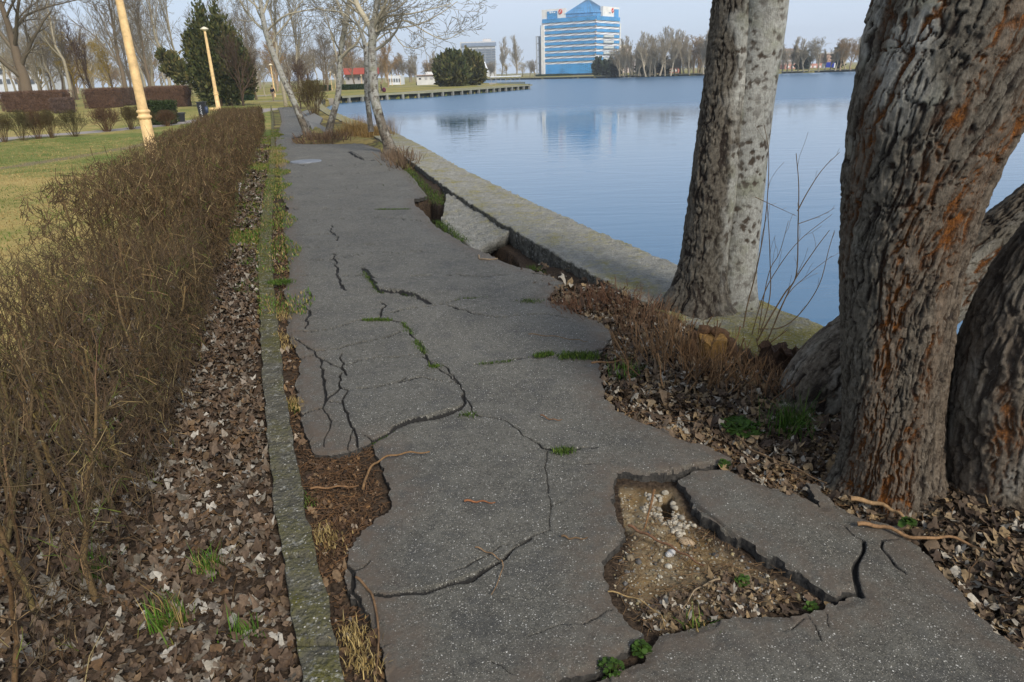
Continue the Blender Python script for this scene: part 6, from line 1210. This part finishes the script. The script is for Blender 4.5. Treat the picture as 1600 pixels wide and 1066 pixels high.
# terrace and pyramid
cen = (Lf + Rt) / 2; q1 = C0 + (cen - C0) * .08; L2 = Lf + (C0 - Lf) * .36; R2 = C0 + d2 * .52; B2 = L2 + R2 - q1
gw = Geo(); gw.prism([L2 + (q1 - L2) * .06, q1 + (B2 - q1) * .04, R2, B2], ztop - 1.2, zc(27.5), (.03, .06, .12)); ob(gw, "terrace_glass"); gw = Geo(); gw.prism([L2, q1, R2 + d2 * .12, B2], zc(27), zc(24.3), (.24, .24, .26)); ob(gw, "terrace_roof")
for f in (.12, .45, .8):
    gw = Geo(); pp = L2 + (q1 - L2) * f; gw.box((pp[0], pp[1] - .1, (ztop + zc(25)) / 2 - .5), (.7, .7, zc(25) - ztop + 1.2), 0, (.3, .3, .32)); ob(gw, "column")
pl_, pf, pr_ = L2 + (q1 - L2) * .12, q1 + (B2 - q1) * .06, R2 + d2 * .1; pb = pl_ + pr_ - pf; zs0, zs1 = zc(24), zc(18.5); apex = (pl_ + pr_) / 2; za = zc(-1.5, 909, Yc + 10)
gw = Geo(); gw.prism([pl_, pf, pr_, pb], zs0, zs1, (.5,) * 3); ex = lambda p: tuple(apex + (p - apex) * 1.06)
V = [ex(p) + (zs1 - .1,) for p in (pl_, pf, pr_, pb)] + [tuple(apex) + (za,)]; gw.add(V, [(0, 1, 4), (1, 2, 4), (2, 3, 4), (3, 0, 4)], (.5,) * 3); gw.add(V[:4], [(3, 2, 1, 0)], (.5,) * 3); pyr = ob(gw, "glass_pyramid", mat_glass_panel("pyramid_glass", (.07, .22, .42), .2))
gw = Geo()
for k in range(1, 10):
    for a, b in ((0, 1), (1, 2)):
        p = np.array(V[a]) + (np.array(V[b]) - np.array(V[a])) * k / 10; gw.tubes(np.array([p + [0, -.1, .05], np.array(V[4]) * .93 + p * .07 + [0, -.1, .05]]), np.array([.09, .09]), 4, (.12, .2, .3))
gw.build("ribs", M_FAR, pyr, off=offo)
# open frame stair tower at the left
xL, xM = atY(837.3, 60, Yc + 14), atY(846.5, 60, Yc + 14); zst = zc(57.5, 840, Yc + 14); gw = Geo()
for f in (0, .42, .8): xx = xL[0] + (xM[0] - xL[0]) * f; gw.box((xx + .4, Yc + 15, zst / 2), (.8, 1.2, zst), 0, (.33, .36, .40))
for k in range(7): gw.box(((xL[0] + xM[0]) / 2, Yc + 15, zst * (k + .0) / 6 + .3 * (k == 0)), (xM[0] - xL[0], 1.3, .55), 0, (.36, .39, .43))
gw.box(((xL[0] + xM[0]) / 2 + 1, Yc + 18, zst / 2), (1.2, 1, zst), 0, (.6, .6, .6)); ob(gw, "stair_frame"); gw = Geo(); gw.box((xM[0] - .35, Yc + 14.2, zc(34.5) / 2 + 8), (.9, 1, zc(34.5) - 16), 0, (.5,) * 3); ob(gw, "glass_strip", M_BLUE)
def house(u0, u1, v, vtop, Y, dep, col, label, name, parts):
    """box building; parts(gfun) adds children. u0..u1 at distance Y"""
    a, b = atY(u0, v, Y), atY(u1, v, Y); z1 = atY(u0, vtop, Y)[2]; t = thing(name, (a[0], Y, 0), label, "building"); off = np.array([a[0], Y, 0]); gq = Geo(); gq.box(((a[0] + b[0]) / 2, Y + dep / 2, z1 / 2 - .3), (b[0] - a[0], dep, z1 + .6), 0, col); gq.build("wall", M_FAR, t, smooth=False, off=off)
    def part(nm, ua, ub, va, vb, o0, o1, c, n=1, mat=M_FAR):
        p, q = atY(ua, va, Y), atY(ub, vb, Y); gq = Geo(); gq.box(((p[0] + q[0]) / 2, Y - (o0 + o1) / 2, (p[2] + q[2]) / 2), (abs(q[0] - p[0]), abs(o1 - o0), abs(q[2] - p[2])), 0, c); return gq.build(nm, mat, t, smooth=False, off=off)
    parts(part); return t
def p_tower(p):
    p("roof_storey", 721.3, 775.3, 73.5, 66.2, -.5, 1.2, (.20, .25, .34))
    for k in range(9): z = 77.5 + 4.0 * k; p("window_band", 722.5, 774, z, z + 1.1, -.3, .6, (.17, .20, .25))
    for u in (731.5, 747, 758, 768): p("pilaster", u, u + .6, 74, 112, -.3, .9, (.32, .34, .38))
    p("side_shade", 721.6, 731, 74, 112, -.3, .45, (.34, .40, .50)); p("roof_plant", 738, 757, 66.4, 64.6, -9, -3, (.22, .26, .33)); p("roof_plant", 754, 767, 66.3, 60.5, -9, -5, (.62, .58, .55))
    for u in (756, 759.5, 763, 766): p("antenna", u, u + .4, 61, 58.8, -9, -8.5, (.4, .35, .33))
house(721.5, 775, 115, 66, 620, 22, (.56, .55, .53), "pale grey ten-storey block with blue-grey top storey behind the round evergreens", "office_block", p_tower)
def p_white(p):
    p("upper_storey", 664, 680, 117.5, 112, -6, -1, (.66, .65, .62)); p("roof_edge", 651, 684, 117.9, 117.1, -.5, .5, (.36, .12, .08)); p("window", 654.5, 658, 122, 124, -.1, .15, (.05, .05, .06)); p("window", 664, 668, 120.5, 123.5, -.1, .15, (.42, .40, .40)); p("window", 672, 677, 120.5, 123.5, -.1, .15, (.42, .40, .40))
house(651.5, 684, 131, 117, 190, 10, (.62, .60, .57), "low white building with a red-edged roof left of the round evergreen", "white_building", p_white)
house(606, 627, 132, 118.5, 215, 8, (.66, .68, .70), "pale low pavilion behind the brownish weeping tree", "pavilion", lambda p: [p("window", 607 + 4 * k, 609.5 + 4 * k, 123, 128, -.1, .2, (.12, .14, .16)) for k in range(5)])
def p_red(p):
    for k in range(5): p("window", 543 + 8 * k, 546 + 8 * k, 121, 125, -.1, .2, (.08, .08, .09))
    p("roof", 539, 583, 117, 105.5, -9, 1.2, (.42, .09, .065))
house(541, 581, 136, 116, 200, 10, (.38, .35, .33), "house with a bright red roof behind the spotted white poplar", "red_roof_house", p_red)
def p_left(p):
    for k in range(9): p("window", -40 + 12.5 * k, -33 + 12.5 * k, 109, 116, -.2, .2, (.10, .11, .13)); p("window", -40 + 12.5 * k, -33 + 12.5 * k, 124, 131, -.2, .2, (.10, .11, .13))
    p("cornice", -46, 76, 102, 104, -.5, .9, (.7, .7, .7))
house(-45, 75, 155, 103, 205, 12, (.60, .62, .66), "long pale building glimpsed through the trees at the far left", "pale_building", p_left)
def p_beige(p):
    p("dome", 968, 981, 74, 69.5, -12, -3, (.62, .56, .42))
    for k in range(4): p("window_band", 969, 984, 79 + 8 * k, 82 + 8 * k, -.2, .3, (.30, .24, .22))
house(966.5, 985.5, 112, 73.5, 520, 20, (.52, .42, .37), "beige block directly right of the blue office", "beige_building", p_beige)
house(985, 1024, 112, 86, 600, 20, (.26, .22, .20), "wide brown-grey block behind the trees of the far bank", "brown_building", lambda p: [p("roof_edge", 984.5, 1024.5, 86.5, 85, -.5, 1, (.12, .11, .10)), p("window_band", 986, 1023, 92, 94, -.2, .3, (.4, .38, .36))])
def p_low(p):
    for k in range(6): p("window", 1030 + 5 * k, 1032.4 + 5 * k, 108, 112, -.2, .3, (.65, .60, .55))
house(1027, 1062, 117, 105.5, 330, 8, (.42, .17, .13), "low reddish building under the bare trees of the far bank", "low_building", p_low)
house(1219, 1246, 111, 76.5, 470, 18, (.34, .25, .21), "long brown building with pale bands above the trees right of the twin poplar", "brown_building", lambda p: [p("band", 1219, 1246, 80 + 7 * k, 82 + 7 * k, -.2, .4, (.50, .46, .45)) for k in range(3)])
house(1226, 1290, 110, 101, 335, 8, (.46, .22, .17), "low pinkish building left of the blue container", "low_building", lambda p: [p("window", 1229 + 7 * k, 1233 + 7 * k, 103, 106, -.2, .3, (.66, .62, .60)) for k in range(8)])
house(1288, 1302, 104, 84, 500, 14, (.42, .27, .20), "brick house with a pale sloping roof edge behind the blue container", "brick_house", lambda p: [p("roof", 1287, 1303, 84.5, 82, -6, .8, (.55, .50, .47))])
x, y = g(1289.5, 108.4); x1, _ = g(1303, 108.2); ww = 13 * y / ray(1295, 108)[1]; t = thing("blue_container", (x, y, 0), "bright blue container cabin with white ends on the far bank", "container"); hh = atY(1295, 97.3, y)[2]
gq = Geo(); gq.box((ww / 2, 1.2, hh * .62), (ww, 2.4, hh * .76), 0, (.01, .05, .42)); gq.build("body", M_FAR, t, smooth=False)
for a in (-.06, 1.08): gq = Geo(); gq.box((ww * a, 1.2, hh * .5), (ww * .2, 2.2, hh * .7), 0, (.62, .64, .66)); gq.build("end_cabin", M_FAR, t, smooth=False)
gq = Geo()
for k in range(9): gq.box((ww * (k + .5) / 9, -.03, hh * .62), (.12, .08, hh * .7), 0, (.02, .035, .28))
gq.build("ribs", M_FAR, t, smooth=False)
# pontoon and jetty behind the spit
Yp = 210; a = atY(766, 120, Yp); b = atY(814, 119, Yp); zr = atY(790, 119.6, Yp)[2]; t = thing("pontoon", (a[0], Yp, WZ), "long pontoon with a flat white canopy left of the blue office", "pontoon"); W_ = b[0] - a[0]
gq = Geo(); gq.box((W_ / 2, 0, .22), (W_ * 1.25, 4, .5), 0, (.12, .14, .13)); gq.build("deck", M_FAR, t, smooth=False); gq = Geo(); gq.box((W_ / 2, 0, zr - WZ), (W_, 3.6, .25), 0, (.72, .73, .74)); gq.build("canopy", M_FAR, t, smooth=False)
for k in range(7): gq = Geo(); gq.box((W_ * (k + .2) / 6.5, -1.2, (zr - WZ) / 2), (.14, .14, zr - WZ), 0, (.3, .3, .3)); gq.build("post", M_FAR, t, smooth=False)
Yj = 150; a = atY(745, 128, Yj); b = atY(768, 126, Yj); t = thing("jetty", (a[0], Yj, WZ), "dark floating jetty just right of the round evergreens", "jetty"); gq = Geo(); gq.box(((b[0] - a[0]) / 2, 0, .35), (b[0] - a[0], 3, .6), 0, (.07, .09, .12)); gq.build("float", M_FAR, t, smooth=False); gq = Geo(); gq.box(((b[0] - a[0]) / 2, 0, .72), (b[0] - a[0] + .3, 3.2, .1), 0, (.30, .32, .33)); gq.build("deck", M_FAR, t, smooth=False)
a = atY(771.5, 125.6, 160); gq = Geo(); gq.prism([(-1.5, -.5), (.9, -.5), (1.7, 0), (.9, .5), (-1.5, .5)], 0, .8, (.72, .70, .68)); gq.box((-.3, 0, .95), (1.4, .7, .4), 0, (.35, .32, .3)); o = gq.build("small_boat", M_FAR, smooth=False); o.location = (a[0], 160, WZ - .1); tag(o, "small white boat moored at the pontoon", "boat")
a = atY(756.3, 97, 330); b = atY(762.3, 112.5, 330); gq = Geo(); gq.tubes(np.array([a, b]) - a, np.array([.45, .45]), 5, (.8, .8, .8)); o = gq.build("slanted_mast", M_FAR); o.location = a; o2 = o; tag(o, "white slanted boom before the grey ten-storey block", "mast")

# ------------------------------------------------------------------ air
hm = bpy.data.materials.new("haze"); hm.use_nodes = True; hm.node_tree.nodes.clear(); ho = hm.node_tree.nodes.new("ShaderNodeOutputMaterial"); hv = hm.node_tree.nodes.new("ShaderNodeVolumePrincipled")
hv.inputs["Color"].default_value = (.95, .97, 1, 1); hv.inputs["Anisotropy"].default_value = .3; hv.inputs["Density"].default_value = .00045; hm.node_tree.links.new(hv.outputs[0], ho.inputs["Volume"])
gq = Geo(); gq.box((0, 400, 20), (2400, 1500, 60), 0); o = gq.build("haze", hm, smooth=False); tag(o, "pale haze in the air over the lake", "haze", kind="stuff")
